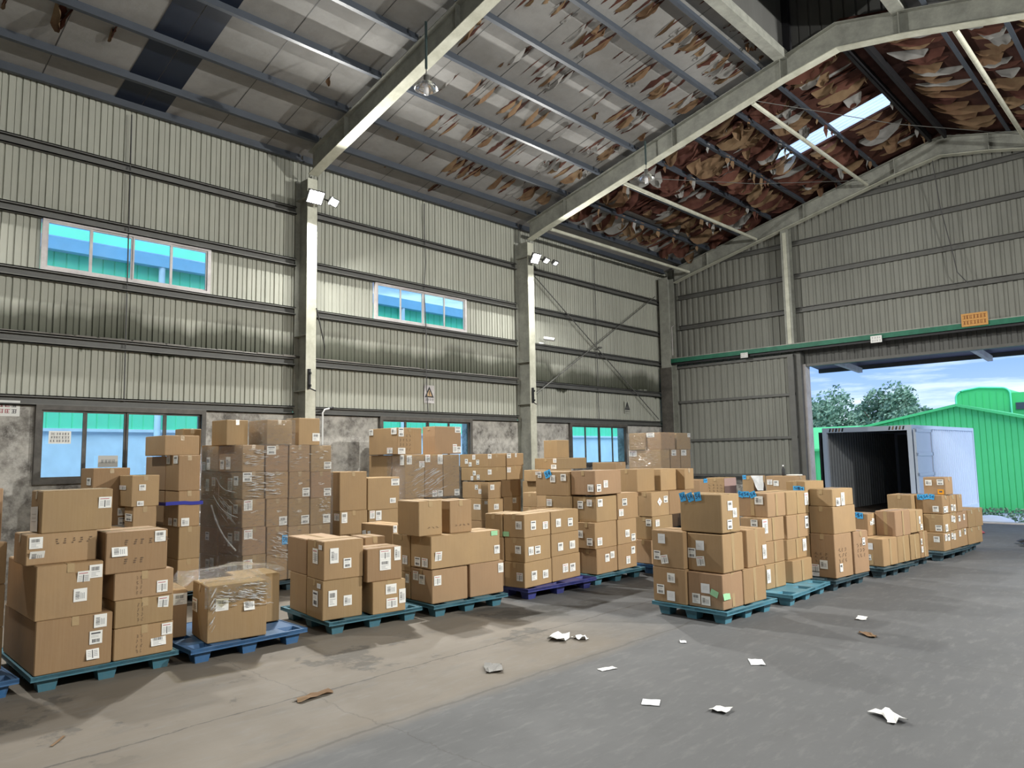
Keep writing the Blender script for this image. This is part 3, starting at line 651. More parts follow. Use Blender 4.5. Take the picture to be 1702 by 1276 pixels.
 (69,0,0.36,0.28,0.081,0.078,'n',-15),(69,0,0.28,0.28,0.083,0.075,'n',0),(69,0,0.19,0.28,0.089,0.077,'n',20),(77,0,0.45,0.23,0.113,0.059,'n',0),
 (77,0,0.40,0.22,0.111,0.059,'n',0),(210,0,0.53,0.26,0.112,0.102,'b',0),(210,0,0.40,0.24,0.110,0.107,'b',0),(74,1,0.21,0.05,0.084,0.095,'b',0),
 (74,1,0.35,0.09,0.092,0.171,'b',0),(71,1,0.21,0.13,0.076,0.105,'b',0),(72,1,0.86,0.42,0.075,0.099,'b',0),(78,0,0.18,0.28,0.081,0.093,'q',0),
 (78,0,0.20,0.12,0.058,0.081,'b',0),(81,1,0.41,0.19,0.077,0.060,'b',0),(81,1,0.47,0.21,0.077,0.090,'b',0),(81,0,0.41,0.30,0.090,0.092,'n',0),
 (81,0,0.46,0.31,0.081,0.080,'n',0),(84,1,1.38,0.18,0.058,0.113,'b',0),(84,1,1.43,0.07,0.078,0.087,'b',0),(83,1,1.37,0.25,0.048,0.090,'b',0),
 (83,1,1.38,0.13,0.067,0.090,'b',0),(91,0,0.11,0.08,0.093,0.097,'b',0),(88,0,0.08,0.07,0.100,0.096,'b',0),(85,0,0.11,0.19,0.092,0.096,'b',0),
 (97,0,0.24,0.20,0.103,0.094,'b',0),(97,0,0.06,0.21,0.101,0.093,'b',0),(97,0,0.06,0.05,0.097,0.080,'o',0),(91,1,0.21,0.07,0.111,0.101,'b',0),
 (91,1,0.31,0.07,0.100,0.102,'b',0),(88,1,0.23,0.07,0.124,0.119,'b',0),(85,1,0.15,0.22,0.098,0.109,'b',0),(85,1,0.28,0.21,0.099,0.110,'b',0),
 (92,1,0.56,0.09,0.103,0.108,'b',0),(92,1,0.69,0.08,0.091,0.108,'b',0),(89,1,0.53,0.20,0.090,0.103,'b',0),(89,1,0.63,0.18,0.090,0.103,'b',0),
 (86,1,0.45,0.22,0.088,0.102,'b',0),(86,1,0.56,0.20,0.090,0.103,'b',0),(90,1,0.88,0.18,0.093,0.100,'b',0),(90,1,1.12,0.19,0.082,0.101,'b',0),
 (87,1,0.84,0.23,0.092,0.104,'b',0),(87,1,1.10,0.24,0.081,0.101,'b',0),(91,0,0.34,0.27,0.087,0.090,'n',0),(91,0,0.25,0.28,0.086,0.089,'n',10),
 (91,0,0.16,0.28,0.085,0.089,'n',-10),(204,1,0.15,0.25,0.143,0.081,'n',0),(207,0,0.20,0.40,0.078,0.082,'n',0),
]
# ================================================================ THE SETTING
XW, YF = -12.0, 19.6                      # long wall, gable wall
RX, SL = -4.2, .245                       # ridge line and roof slope
CY = (6.82, 12.72, 19.3)                  # frame lines along y
def zr(x): return 7.35 + SL*((x+12) if x <= RX else (2*RX-x+12))   # underside of the purlins
DK = .15                                  # purlin depth
# floor and yard
b = MB(); b.box((-12.2, -10.2, -.3), (4.2, 21.0, 0)); struct(b.build('floor', 'floor'))
b = MB(); b.box((-60, 21.0, -1.6), (60, 110, -.95)); b.box((-60, -30, -1.6), (-12.3, 21.0, -.6)); b.box((4.3, -30, -1.6), (60, 21.0, -.95)); b.box((-12.3, -30, -1.6), (4.3, -10.2, -.1)); struct(b.build('yard', 'yard'))
# profiled sheet: grooves at a .205 m pitch
PR = [(0, 0), (.150, 0), (.160, .024), (.180, .024), (.190, 0)]; PITCH = .205
PR2 = [(0, 0), (.085, 0), (.095, .028), (.175, .028), (.185, 0)]; PR1 = [(0, 0), (.055, 0), (.060, .012), (.070, .012), (.075, 0), (.128, 0), (.135, .024), (.150, .024), (.157, 0)]
def ribs(a0, a1, pr=PR, pt=PITCH):
    out = [(a0, 0)]; k = math.floor(a0/pt)-1
    while k*pt < a1:
        for p, d in pr:
            q = k*pt+p
            if a0 < q < a1: out.append((q, d))
        k += 1
    out.append((a1, 0)); return out
def sheet_y(b, y0, y1, z0, z1, x=XW, s=-1, mi=0):
    r = ribs(y0, y1, PR1, .172); v = []; f = []
    for q, d in r: v += [(x+s*d, q, z0), (x+s*d, q, z1)]
    b.add(v, [(2*i, 2*i+2, 2*i+3, 2*i+1) for i in range(len(r)-1)], mi)
def sheet_x(b, x0, x1, z0, z1, y=YF, mi=0, top=None):
    r = ribs(x0, x1, PR2, .195); v = []
    for q, d in r: v += [(q, y+d, z0), (q, y+d, min(z1, top(q)) if top else z1)]
    b.add(v, [(2*i, 2*i+1, 2*i+3, 2*i+2) for i in range(len(r)-1)], mi)
UW = [(2.70, 5.15), (8.48, 10.97)]; LW = [(2.72, 5.12), (8.59, 11.08), (14.51, 17.03)]
b = MB()
sheet_y(b, -10, 19.62, 2.7, 4.58); sheet_y(b, -10, 19.62, 5.40, 7.6)
yy = -10
for a, c in UW: sheet_y(b, yy, a, 4.58, 5.40); yy = c
sheet_y(b, yy, 19.62, 4.58, 5.40)
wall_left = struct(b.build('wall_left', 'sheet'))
b = MB()
yy = -10
for a, c in LW: b.box((-12.25, yy, -.3), (-11.97, a, 2.68)); b.box((-12.25, a, -.3), (-11.97, c, 1.54)); yy = c
b.box((-12.25, yy, -.3), (-11.97, 19.7, 2.68))
struct(b.build('wall_left_base', 'masonry'))
b = MB(); sheet_y(b, -10, 19.62, .9, 7.6, 3.72, 1); b.box((3.70, -10, -.3), (3.95, 19.6, .95), 1)
struct(b.build('wall_right', ['sheet2', 'masonry']))
b = MB(); r = ribs(-12, 3.7, PR2, .195); v = []
for q, d in r: v += [(q, -10-d, 0), (q, -10-d, zr(q)+DK)]
b.add(v, [(2*i, 2*i+2, 2*i+3, 2*i+1) for i in range(len(r)-1)]); struct(b.build('wall_near', 'sheet2'))
# girts of the long wall, one run per bay
bays = [(-10, 6.72), (6.92, 12.62), (12.82, 19.1)]
for z in (2.72, 3.60, 4.53, 5.44, 6.42):
    for a, c in bays:
        b = MB(); x = -11.99
        b.box((x, a, z-.075), (x+.012, c, z+.075)); b.box((x, a, z+.06), (x+.085, c, z+.075)); b.box((x, a, z-.075), (x+.085, c, z-.06)); b.box((x+.075, a, z-.075), (x+.085, c, z-.045)); b.box((x+.075, a, z+.045), (x+.085, c, z+.075))
        g = b.build('girt', 'steel', wall_left)
for y, wob in ((3.85, 0), (9.78, .03), (15.75, .01)):
    b = MB(); b.tube([(-11.92+random.uniform(-wob, wob), y+random.uniform(-wob, wob)-.008*(z-5), z) for z in (2.75, 3.3, 3.9, 4.5, 5.4, 6.0, 6.7, 7.3)], .010, 6)
    b.build('sag_rod', 'wire', wall_left)
# mossy ledge rubble lying on the 3.6 m girt
for a, c in bays[:2]:
    b = MB(); random.seed(int(c*10)); y = a+.05
    while y < c-.2:
        w = random.uniform(.2, .6); h = random.uniform(.012, .035)
        b.add([(-11.98, y, 3.676), (-11.90, y, 3.676), (-11.90, y+w, 3.676), (-11.98, y+w, 3.676), (-11.98, y+.03, 3.676+h*1.5), (-11.91, y+.03, 3.676+h), (-11.91, y+w-.03, 3.676+h), (-11.98, y+w-.03, 3.676+h*1.5)],
              [(0,3,2,1),(4,5,6,7),(0,1,5,4),(1,2,6,5),(2,3,7,6),(3,0,4,7)]); y += w*.97
    tag(b.build('ledge_debris', 'winframe', wall_left), kind='stuff')
# upper windows: pale aluminium, four panes
def window(name, y0, y1, z0, z1, mat, fw, cols, depth=.06, papers=()):
    root = struct(empty(name, (XW+.02, (y0+y1)/2, z0)))
    L, H = y1-y0, z1-z0
    b = MB()
    b.box((0, -L/2, 0), (depth, L/2, fw)); b.box((0, -L/2, H-fw), (depth, L/2, H)); b.box((0, -L/2, fw), (depth, -L/2+fw, H-fw)); b.box((0, L/2-fw, fw), (depth, L/2, H-fw))
    b.build('window_frame', mat, root)
    for i in range(cols):
        a = -L/2+fw+(L-2*fw)*i/cols; c = -L/2+fw+(L-2*fw)*(i+1)/cols; s = fw*.42; xo = .008 if i % 2 else .024
        m = MB(); m.box((xo, a, fw), (xo+.026, a+s, H-fw)); m.box((xo, c-s, fw), (xo+.026, c, H-fw)); m.box((xo, a+s, fw), (xo+.026, c-s, fw+s)); m.box((xo, a+s, H-fw-s), (xo+.026, c-s, H-fw))
        sash = m.build('sash', mat, root)
        g = MB(); g.box((xo+.010, a+s, fw+s), (xo+.014, c-s, H-fw-s)); g.build('pane', 'glass', sash)
    return root
for i, (a, c) in enumerate(UW): window('window_%d' % (i+1), a, c, 4.60, 5.39, 'alu', .055, 4)
for i, (a, c) in enumerate(LW): window('window_%d' % (i+3), a, c, 1.54, 2.66, 'winframe', .07, 4, .09)
# gable wall
DX0, DX1 = -7.95, -.40
b = MB()
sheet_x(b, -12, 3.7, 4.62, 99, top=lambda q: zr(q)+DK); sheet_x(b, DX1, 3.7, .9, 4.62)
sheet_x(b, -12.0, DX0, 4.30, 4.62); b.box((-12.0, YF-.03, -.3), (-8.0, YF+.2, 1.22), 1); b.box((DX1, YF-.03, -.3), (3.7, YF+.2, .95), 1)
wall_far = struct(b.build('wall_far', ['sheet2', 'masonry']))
for z, x0, x1 in ((5.66, -11.6, 3.2), (6.60, -11.6, 3.2), (7.52, -11.0, 2.6), (8.42, -7.4, -1.0)):
    for a, c in ((x0, min(-8.2, x1)), (-7.98, x1)):
        if z > 7.5: a = max(a, -12+(z-7.35)/SL+.5)
        if c-a < .4: continue
        b = MB(); y = YF-.01
        b.box((a, y-.012, z-.07), (c, y, z+.07)); b.box((a, y-.08, z+.055), (c, y-.012, z+.07)); b.box((a, y-.08, z-.07), (c, y-.012, z-.055)); b.box((a, y-.08, z-.055), (c, y-.068, z-.03))
        b.build('girt', 'steel', wall_far)
# header over the doorway, dark ribs
b = MB(); sheet_x(b, DX0, DX1, 4.16, 4.60, YF-.04); b.box((DX0, YF-.06, 4.10), (DX1, YF+.12, 4.17), 1)
struct(b.build('trim_1', ['sheetdark', 'steel']))
# left leaf of the sliding door, closed, hanging from the green track
door = struct(empty('door_1', (-9.9, 19.32, 1.17)))
b = MB(); r = ribs(-11.75, -8.02, PR2, .195); v = []
for q, d in r: v += [(q+9.9, d, 0), (q+9.9, d, 3.27)]
b.add(v, [(2*i, 2*i+1, 2*i+3, 2*i+2) for i in range(len(r)-1)]); b.build('leaf_sheet', 'sheet2', door)
for z in (.03, 1.04, 2.19, 3.24):
    b = MB(); b.box((-1.85, -.05, z-.035), (1.88, -.002, z+.035)); b.build('door_rail', 'steel', door)
b = MB(); b.box((1.72, -.055, 0), (1.88, -.052+.05, 3.27)); b.build('door_stile', 'steel', door)
b = MB(); b.box((-8.12, 19.37, 0), (-7.86, 19.75, 4.50), 0); b.box((-7.86, 19.5, 0), (-7.80, 19.8, 4.16), 1)
struct(b.build('trim_2', ['steel', 'alu']))
b = MB(); b.box((-12.35+.4, 19.10, 4.56), (3.6, 19.24, 4.68), 0); b.box((-11.95, 19.10, 4.68), (3.6, 19.24, 4.70), 1); b.box((-11.95, 19.16, 4.50), (3.6, 19.20, 4.56), 2)
track = tag(b.build('door_track', ['green', 'frame', 'black']), 'green steel sliding door track running across the whole gable wall', 'door track')
# canopy outside the doorway
b = MB(); b.prism([(-8.6, 19.7, 4.55), (-8.6, 22.6, 4.30), (-8.6, 22.6, 4.42), (-8.6, 19.7, 4.67)], (10.5, 0, 0), 0)
b.box((-8.6, 22.5, 4.20), (1.9, 22.62, 4.46), 1)
cn = tag(b.build('door_canopy', ['canopy', 'steel']), 'dark canopy roof projecting outside above the loading doorway', 'canopy')
for x in (-7.35, -4.1, -.9):
    b = MB(); b.bar((x, 19.75, 4.30), (x, 22.4, 4.16), .12, .14, 0); b.build('canopy_bracket', 'alu', cn)

# roof deck, one piece per bay, left and right slopes; rooflight hole in the last bay, ridge monitor before it
MX0, MX1, MY = -5.2, -3.2, 12.95
def deck(b, x0, x1, y0, y1, mi=0, t=.05):
    z0, z1 = zr(x0)+DK, zr(x1)+DK
    b.add([(x0,y0,z0),(x1,y0,z1),(x1,y1,z1),(x0,y1,z0),(x0,y0,z0+t),(x1,y0,z1+t),(x1,y1,z1+t),(x0,y1,z0+t)],
          [(0,1,2,3),(4,7,6,5),(0,4,5,1),(1,5,6,2),(2,6,7,3),(3,7,4,0)], mi)
b = MB(); deck(b, -12.05, MX0, -10, 6.82); deck(b, MX1, 3.8, -10, 6.82); ceil0 = struct(b.build('ceiling', 'lining'))
b = MB(); deck(b, -12.05, MX0, 6.82, 12.72); deck(b, MX1, 3.8, 6.82, 12.72); deck(b, -12.05, MX0, 12.72, MY); deck(b, MX1, 3.8, 12.72, MY)
ceil1 = struct(b.build('ceiling_middle', 'lining'))
SX0, SX1, SY0, SY1 = -7.05, -4.45, 16.15, 16.88
b = MB(); deck(b, -12.05, -10.2, MY, YF+.1, 1); deck(b, -10.2, SX0, MY, YF+.1); deck(b, SX0, SX1, MY, SY0); deck(b, SX0, SX1, SY1, YF+.1); deck(b, SX1, RX, MY, YF+.1); deck(b, RX, 3.8, MY, YF+.1)
ceil2 = struct(b.build('ceiling_far', ['bare', 'lining']))
b = MB(); n = 24; v = []
for i in range(n+1):
    y = SY0-.05+(SY1-SY0+.1)*i/n; d = (0, .03, .03, 0)[i % 4]
    v += [(SX0-.1, y, zr(SX0-.1)+DK+.055+d), (SX1+.1, y, zr(SX1+.1)+DK+.055+d)]
b.add(v, [(2*i, 2*i+1, 2*i+3, 2*i+2) for i in range(n)]); b.build('rooflight', 'rooflight', ceil2)
# covered rooflight strip in the first bay
for (ya, yb, m) in ((3.58, 3.97, 0), (3.98, 4.34, 0)):
    b = MB()
    for xa, xb in ((-12.0, -8.0), (-8.0, -5.3)):
        z0, z1 = zr(xa)+DK-.012, zr(xb)+DK-.012
        b.add([(xa, ya, z0), (xb, ya, z1), (xb, yb, z1), (xa, yb, z0)], [(0, 1, 2, 3)])
    b.build('covered_rooflight', 'navy', ceil0)
# seams of the lining sheets
for ce, ys in ((ceil0, (-1.2, .2, 1.6, 2.6, 5.2, 6.1)), (ceil1, (7.6, 8.6, 9.55, 10.5, 11.5))):
    b = MB()
    for y in ys:
        x0, x1 = -12, MX0-.05; b.add([(x0, y, zr(x0)+DK-.004), (x1, y, zr(x1)+DK-.004), (x1, y+.012, zr(x1)+DK-.004), (x0, y+.012, zr(x0)+DK-.004)], [(0, 1, 2, 3)])
    b.build('lining_seam', 'wire', ce)
# purlins
PX = [-11.9, -11.27, -10.32, -9.36, -8.40, -7.46, -6.50, -5.60]
PXR = [2*RX-x for x in PX[1:]]
def purlin(x, a, c, par, mat='purlin'):
    z = zr(x); b = MB(); s = .25
    b.box((x-.035, a, z), (x+.035, c, z+.014)); b.box((x-.035, a, z+.014), (x-.023, c, z+DK)); b.box((x+.025, a, z+.014), (x+.035, c, z+.035))
    b.build('purlin', mat, par)
for par, a, c in ((ceil0, -10, 6.80), (ceil1, 6.84, 12.70), (ceil2, 12.76, 19.28)):
    for x in PX+PXR: purlin(x, a, c, par)
# ridge: double member in the last bay, monitor with dark sides before it
b = MB()
for x in (RX-.16, RX+.16): b.box((x-.03, MY+.05, zr(RX)-.10), (x+.03, 19.2, zr(RX)+.08))
b.build('ridge_beam', 'black', ceil2)
b = MB(); zt = 10.45
for x, s in ((MX0, -1), (MX1, 1)):
    b.box((x-.03 if s < 0 else x, -10, zr(x)), (x if s < 0 else x+.03, MY, zt), 0); b.box((x-.10, -10, zr(x)-.03), (x+.10, MY, zr(x)+.14), 1)
v = [(MX0-.6, -10, zt-.15), (RX, -10, zt+.3), (MX1+.6, -10, zt-.15), (MX0-.6, MY, zt-.15), (RX, MY, zt+.3), (MX1+.6, MY, zt-.15)]
b.add(v, [(0, 1, 4, 3), (1, 2, 5, 4)], 0)
b2 = MB(); r = ribs(MX0, MX1); v = []
for q, d in r: v += [(q, MY+.02+d, zr(MX0)-.1), (q, MY+.02+d, zt+.2)]
b.add(v, [(2*i, 2*i+1, 2*i+3, 2*i+2) for i in range(len(r)-1)], 2)
b.box((MX0-.08, MY-.12, zr(MX0)), (MX0+.12, MY, zt), 3); b.box((MX1-.12, MY-.12, zr(MX1)), (MX1+.08, MY, zt), 3)
struct(b.build('ceiling_monitor', ['sheetdark', 'frame', 'sheetdark', 'black']))

# columns
def column(y, label, conduit=False):
    c = empty('steel_column', (-11.75, y, 0)); tag(c, label, 'column', 'steel columns along the long wall')
    b = MB(); b.box((-.20, -.009, 0), (.20, .009, 7.0)); b.box((-.215, -.10, 0), (-.20, .10, 7.0)); b.build('column_web', 'frame', c)
    b = MB(); b.box((.20, -.10, 0), (.215, .10, 6.95)); b.build('column_flange', 'flange', c)
    for z in (3.05, 4.05, 6.6): b = MB(); b.box((-.20, -.10, z), (.20, .10, z+.012)); b.build('stiffener_plate', 'frame', c)
    return c
column(CY[0], 'grimy steel column with brightly lit face between first and second window bays')
column(.92, 'steel column outside the frame at the left, carrying its own flood light')
column(CY[1], 'steel column carrying the farther flood light, second along the long wall')
c = empty('steel_column', (-11.72, 19.05, 0)); tag(c, 'dark corner column where the long wall meets the gable wall', 'column', 'steel columns along the long wall')
b = MB(); b.box((-.16, -.17, 0), (.16, -.155, 7.15)); b.box((-.16, .155, 0), (.16, .17, 7.15)); b.box((-.008, -.155, 0), (.008, .155, 7.15)); b.build('column_shaft', 'frame', c)
b = MB(); b.box((-.19, -.19, 0), (.19, -.172, 4.4)); b.build('lower_casing', 'winframe', c)
g = empty('gable_post', (-8.08, 19.385, 4.70)); tag(g, 'steel post above the green track halfway up the gable wall', 'column')
b = MB(); b.box((-.11, -.11, 0), (.11, -.095, 3.2)); b.box((-.11, .095, 0), (.11, .11, 3.35)); b.box((-.008, -.095, 0), (.008, .095, 3.3)); b.build('post_shaft', 'frame', g)
b = MB(); b.box((-.05, -.125, 0), (.05, -.112, 3.1)); b.build('post_cover', 'flange', g)
# rafters: a tapered welded frame, web, bottom flange, top flange
def rafter(y, label, hang):
    r = empty('roof_rafter', (RX, y, 7.0)); tag(r, label, 'rafter')
    xs = [-11.56, -11.0, RX-1.0, RX, RX+1.0, 2.6, 3.2]
    top = [zr(x)-.004 for x in xs]
    bot = [zr(xs[0])-.42, zr(xs[1])-.40, zr(xs[2])-.40, zr(RX)-.46, zr(xs[4])-.40, zr(xs[5])-.40, zr(xs[6])-.42]
    P = [(x-RX, 0, z-7.0) for x, z in zip(xs, top)]; Q = [(x-RX, 0, z-7.0) for x, z in zip(xs, bot)]
    b = MB()
    for i in range(len(xs)-1):
        b.prism([(P[i][0], -.008, P[i][2]), (P[i+1][0], -.008, P[i+1][2]), (Q[i+1][0], -.008, Q[i+1][2]), (Q[i][0], -.008, Q[i][2])], (0, .016, 0))
    for x in (-3.3, 3.3, -1.0, 1.0, -6.2):
        zz = zr(x+RX)-7.0; b.box((x-.007, -.095, zz-.40), (x+.007, .095, zz-.01))
    b.build('rafter_web', 'frame', r)
    for nm, PP, mt, sg in (('bottom_flange', Q, 'flange', -1), ('top_flange', P, 'frame', -1)):
        b = MB()
        for i in range(len(xs)-1):
            a, c = PP[i], PP[i+1]
            b.add([(a[0], -.1, a[2]), (c[0], -.1, c[2]), (c[0], .1, c[2]), (a[0], .1, a[2]), (a[0], -.1, a[2]-.014), (c[0], -.1, c[2]-.014), (c[0], .1, c[2]-.014), (a[0], .1, a[2]-.014)],
                  [(0,1,2,3),(4,7,6,5),(0,4,5,1),(1,5,6,2),(2,6,7,3),(3,7,4,0)])
        b.build(nm, mt, r)
    return r
rafter(CY[0]+.02, 'nearest sloping roof rafter rising from the first flood-lit column', 1)
rafter(CY[1]+.02, 'roof rafter rising from the second flood-lit column past the pendant lamp', 1)
rafter(CY[2], 'farthest roof rafter lying along the gable wall', 0)
# struts of the last bay
for i, (x, lab) in enumerate(((-11.0, 'pale strut lowest down, along the eave of the torn bay'), (-8.85, 'pale strut crossing the torn bay below the pendant lamp'), (-5.85, 'pale strut crossing in front of the bright rooflight strip'), (-2.45, 'pale strut in the upper right, beyond the ridge'))):
    z = zr(x)-.36; b = MB(); b.tube([(x, 12.86, z-.04), (x, 19.2, z+.02)], .042, 10)
    tag(b.build('bracing_strut', 'flange'), lab, 'strut', 'struts between the last two rafters')
# diagonal rods: wall cross brace and roof tie rods
cb = empty('cross_brace', (-11.6, 15.8, 3.0)); tag(cb, 'thin steel cross brace in the last bay of the long wall', 'brace')
for p, q in (((-11.86, 12.85, 6.5), (-11.86, 18.6, 2.85)), ((-11.84, 12.85, 3.15), (-11.84, 18.6, 6.55))):
    b = MB(); b.tube([(a-c) for a, c in zip(p, (-11.6, 15.8, 3.0))] and [Vector(p)-Vector((-11.6, 15.8, 3.0)), Vector(q)-Vector((-11.6, 15.8, 3.0))], .014, 6); b.build('brace_rod', 'steel', cb)
b = MB(); b.lathe([(0, -.02), (.06, -.02), (.06, .02), (0, .02)], 12, (-.22, -.05, 1.72)); b.build('brace_hub', 'steel', cb)
for p, q, lab in (((-8.8, 12.9, 7.85), (-5.8, 19.1, 8.6), 'thin tie rod hanging near the torn lining left of the rooflight'), ((-5.9, 12.9, 8.55), (-2.6, 19.1, 8.75), 'thin tie rod crossing under the ridge of the last bay')):
    b = MB(); m = (Vector(p)+Vector(q))/2-Vector((0, 0, .12)); b.tube([p, m, q], .008, 6); tag(b.build('tie_rod', 'steel'), lab, 'tie rod')

# ================================================================ TORN ROOF LINING
random.seed(21)
def sheet_patch(b, x, y, L, W, drop, curl, mi, sgn=1, n=6, m=3):
    """one torn strip: L up the slope, W across, hinged on one long edge, drooping by drop with an end curl"""
    v = []; ph = random.uniform(0, 6); sk = random.uniform(-.18, .18)
    for i in range(n+1):
        a = i/n; xx = x+L*a
        taper = math.sin(math.pi*min(1, max(.06, a*1.0)))**.5 if i not in (0, n) else .12
        wj = W*taper*(1+.25*math.sin(ph+i*2.1))
        for j in range(m+1):
            c = j/m
            yy = y+sk*a*L+sgn*wj*(math.sin(c*curl)/max(curl, .01))
            z = zr(xx)+DK-.006-drop*taper*(1-math.cos(c*curl))/(1-math.cos(curl)+.001) if curl > .01 else zr(xx)+DK-.006
            v.append((xx+random.uniform(-.01, .01), yy, z))
    f = [(i*(m+1)+j, (i+1)*(m+1)+j, (i+1)*(m+1)+j+1, i*(m+1)+j+1) for i in range(n) for j in range(m)]
    b.add(v, f, mi, True)
def lens(b, x, y, L, W, mi=0):
    n = 9; v = []
    for i in range(n+1):
        a = i/n; xx = x+L*a; h = W*math.sin(math.pi*a)*random.uniform(.5, 1.15)
        k = y+.10*(a-.5)*W; z = zr(xx)+DK-.005
        v += [(xx, k-h*.5, z), (xx, k+h*.5*random.uniform(.6, 1.2), z)]
    b.add(v, [(2*i, 2*i+2, 2*i+3, 2*i+1) for i in range(n)], mi)
def tears(par, y0, y1, count, bias, xmax=-5.4, big=.16):
    gap, fl = MB(), MB()
    edges = sorted(PX+[MX0])
    for _ in range(count):
        y = y0+(y1-y0)*random.random()**bias
        i = random.randrange(len(edges)-1); a, c = edges[i]+.06, edges[i+1]-.06
        if i == 0 and random.random() < .8: continue
        span = c-a; L = span*(random.uniform(.15, .4) if random.random() < .35 else random.uniform(.55, .98)); x = a+random.uniform(0, span-L)
        k = (y-y0)/(y1-y0); W = random.uniform(.03, .07+big*k)*(1 if L > .4*span else .5)
        lens(gap, x, y, L, W)
        if random.random() < .75: sheet_patch(fl, x+L*.1, y-W*.45, L*.7, random.uniform(.02, .05+.10*k), random.uniform(.02, .05+.10*k), random.uniform(.9, 2.0), random.choice((0, 1, 1)), 1)
    tag(gap.build('lining_tear', 'tear', par), kind='stuff'); tag(fl.build('lining_flap', ['lining', 'flap_tan'], par), kind='stuff')
tears(ceil1, 7.2, 12.6, 210, .60, big=.20)
random.seed(5); tears(ceil0, 4.6, 6.7, 9, 1, big=.05)
gap, fl = MB(), MB()                       # the two torn places at the top left
for x, y, L, W in ((-10.9, 2.5, .55, .16), (-9.9, 2.62, .5, .14), (-10.85, 3.15, .35, .05), (-9.95, 3.1, .35, .08), (-10.95, 1.9, .2, .04)):
    lens(gap, x, y, L, W); sheet_patch(fl, x, y-W*.4, L*.8, W*1.1, W*1.4, 1.9, 0, 1); sheet_patch(fl, x+.1, y+W*.4, L*.6, W*.8, W*1.5, 1.5, 1, -1)
tag(gap.build('lining_tear', 'tear', ceil0), kind='stuff'); tag(fl.build('lining_flap', ['flap_tan', 'flap_red'], ceil0), kind='stuff')
# last bay: lining hangs in rags between all purlins
random.seed(12); fl = MB(); edges = sorted(PX[1:])+[RX-.2]
for i in range(len(edges)-1):
    a, c = edges[i]+.03, edges[i+1]-.03; y = 13.05
    while y < 19.1:
        if SX0-.3 < a < SX1+.2 and SY0-.30 < y < SY1+.05: y = SY1+.05; continue
        W = random.uniform(.08, .30); L = (c-a)*random.uniform(.55, 1.0); x = a+random.uniform(0, (c-a)-L)
        q = random.random(); drop = random.uniform(.02, .12) if q < .7 else random.uniform(.14, .34)
        sheet_patch(fl, x, y, L, W, drop, random.uniform(1.0, 2.4), random.choice((0, 0, 1, 1, 1, 1, 0, 2)), random.choice((1, 1, -1)), 8, 4)
        if random.random() < .35: sheet_patch(fl, x+L*random.uniform(0, .5), y+.05, L*random.uniform(.25, .5), W*1.2, random.uniform(.1, .3), random.uniform(1.4, 2.6), random.choice((0, 2, 0)), 1, 6, 4)
        y += W*random.uniform(.6, 1.0)
    for _ in range(9):                    # pointed rags hanging from the purlin
        y = random.uniform(13.1, 19.0); z = zr(c)+.02; h = random.uniform(.1, .34); w = random.uniform(.05, .13)
        if SX0-.1 < c < SX1 and SY0-.2 < y < SY1+.1: h *= .5
        fl.add([(c+.04, y, z+.06), (c+.05, y+w, z+.06), (c+.02+random.uniform(-.05, .05), y+w*.9, z-h*.5), (c+.03, y+w*.4+random.uniform(-.04, .04), z-h), (c+.0, y-.01, z-h*.45)], [(0, 1, 2, 4), (4, 2, 3)], random.choice((0, 0, 2, 1)), True)
tag(fl.build('hanging_lining', ['flap_tan', 'flap_red', 'lining'], ceil2), kind='stuff')
fl = MB(); edges = [RX+.2]+sorted(PXR)     # right slope, flatter rags
for i in range(len(edges)-1):
    a, c = edges[i]+.03, edges[i+1]-.03; y = 13.05
    while y < 19.1:
        W = random.uniform(.1, .35); L = (c-a)*random.uniform(.4, 1.0); x = a+random.uniform(0, (c-a)-L)
        sheet_patch(fl, x, y, L, W, random.uniform(.02, .12), random.uniform(.7, 1.5), random.choice((0, 0, 1, 2)), 1, 6, 3); y += W*random.uniform(.7, 1.3)
tag(fl.build('hanging_lining', ['flap_tan', 'flap_red', 'lining'], ceil2), kind='stuff')

# ================================================================ LAMPS
def area(loc, d, power, size, parent=None, col=(1.0, .985, .93)):
    l = D.lights.new('flood', 'AREA'); l.energy = power; l.size = size; l.color = col; l.spread = R(175)
    o = D.objects.new('flood_beam', l); COL.objects.link(o); o.location = loc
    o.rotation_euler = Vector(d).to_track_quat('-Z', 'Y').to_euler(); o.parent = parent; return o
def flood(x, y, z, d, power, label, glow='lamp_glow', w=.26, h=.20, group=None, arm=None):
    root = empty('flood_light', (x, y, z)); tag(root, label, 'flood light', group)
    d = Vector(d).normalized(); q = d.to_track_quat('-Z', 'Y')
    def part(nm, bld, mt):
        o = bld.build(nm, mt, root); o.rotation_mode = 'QUATERNION'; o.rotation_quaternion = q; return o
    b = MB(); b.box((-w/2, -h/2, .0), (w/2, h/2, .05))
    for k in range(7): b.box((-w/2+.015+k*(w-.04)/6, -h/2+.01, .05), (-w/2+.022+k*(w-.04)/6, h/2-.01, .075))
    b.box((-w/2-.008, -h/2-.008, -.012), (w/2+.008, -h/2+.012, .002)); b.box((-w/2-.008, h/2-.012, -.012), (w/2+.008, h/2+.008, .002)); b.box((-w/2-.008, -h/2+.012, -.012), (-w/2+.012, h/2-.012, .002)); b.box((w/2-.012, -h/2+.012, -.012), (w/2+.008, h/2-.012, .002))
    part('housing', b, 'steel')
    b = MB(); b.box((-w/2+.012, -h/2+.012, -.006), (w/2-.012, h/2-.012, -.002)); part('lens', b, glow)
    if arm:
        b = MB(); b.tube([Vector((0, 0, 0)), Vector(arm)*.6+Vector((0, 0, .04)), Vector(arm)], .014, 8); b.build('mounting_arm', 'steel', root)
    if power: area(tuple(d*.03), tuple(d), power, .2, root)
    return root
GF = 'flood lights at the tops of the columns'
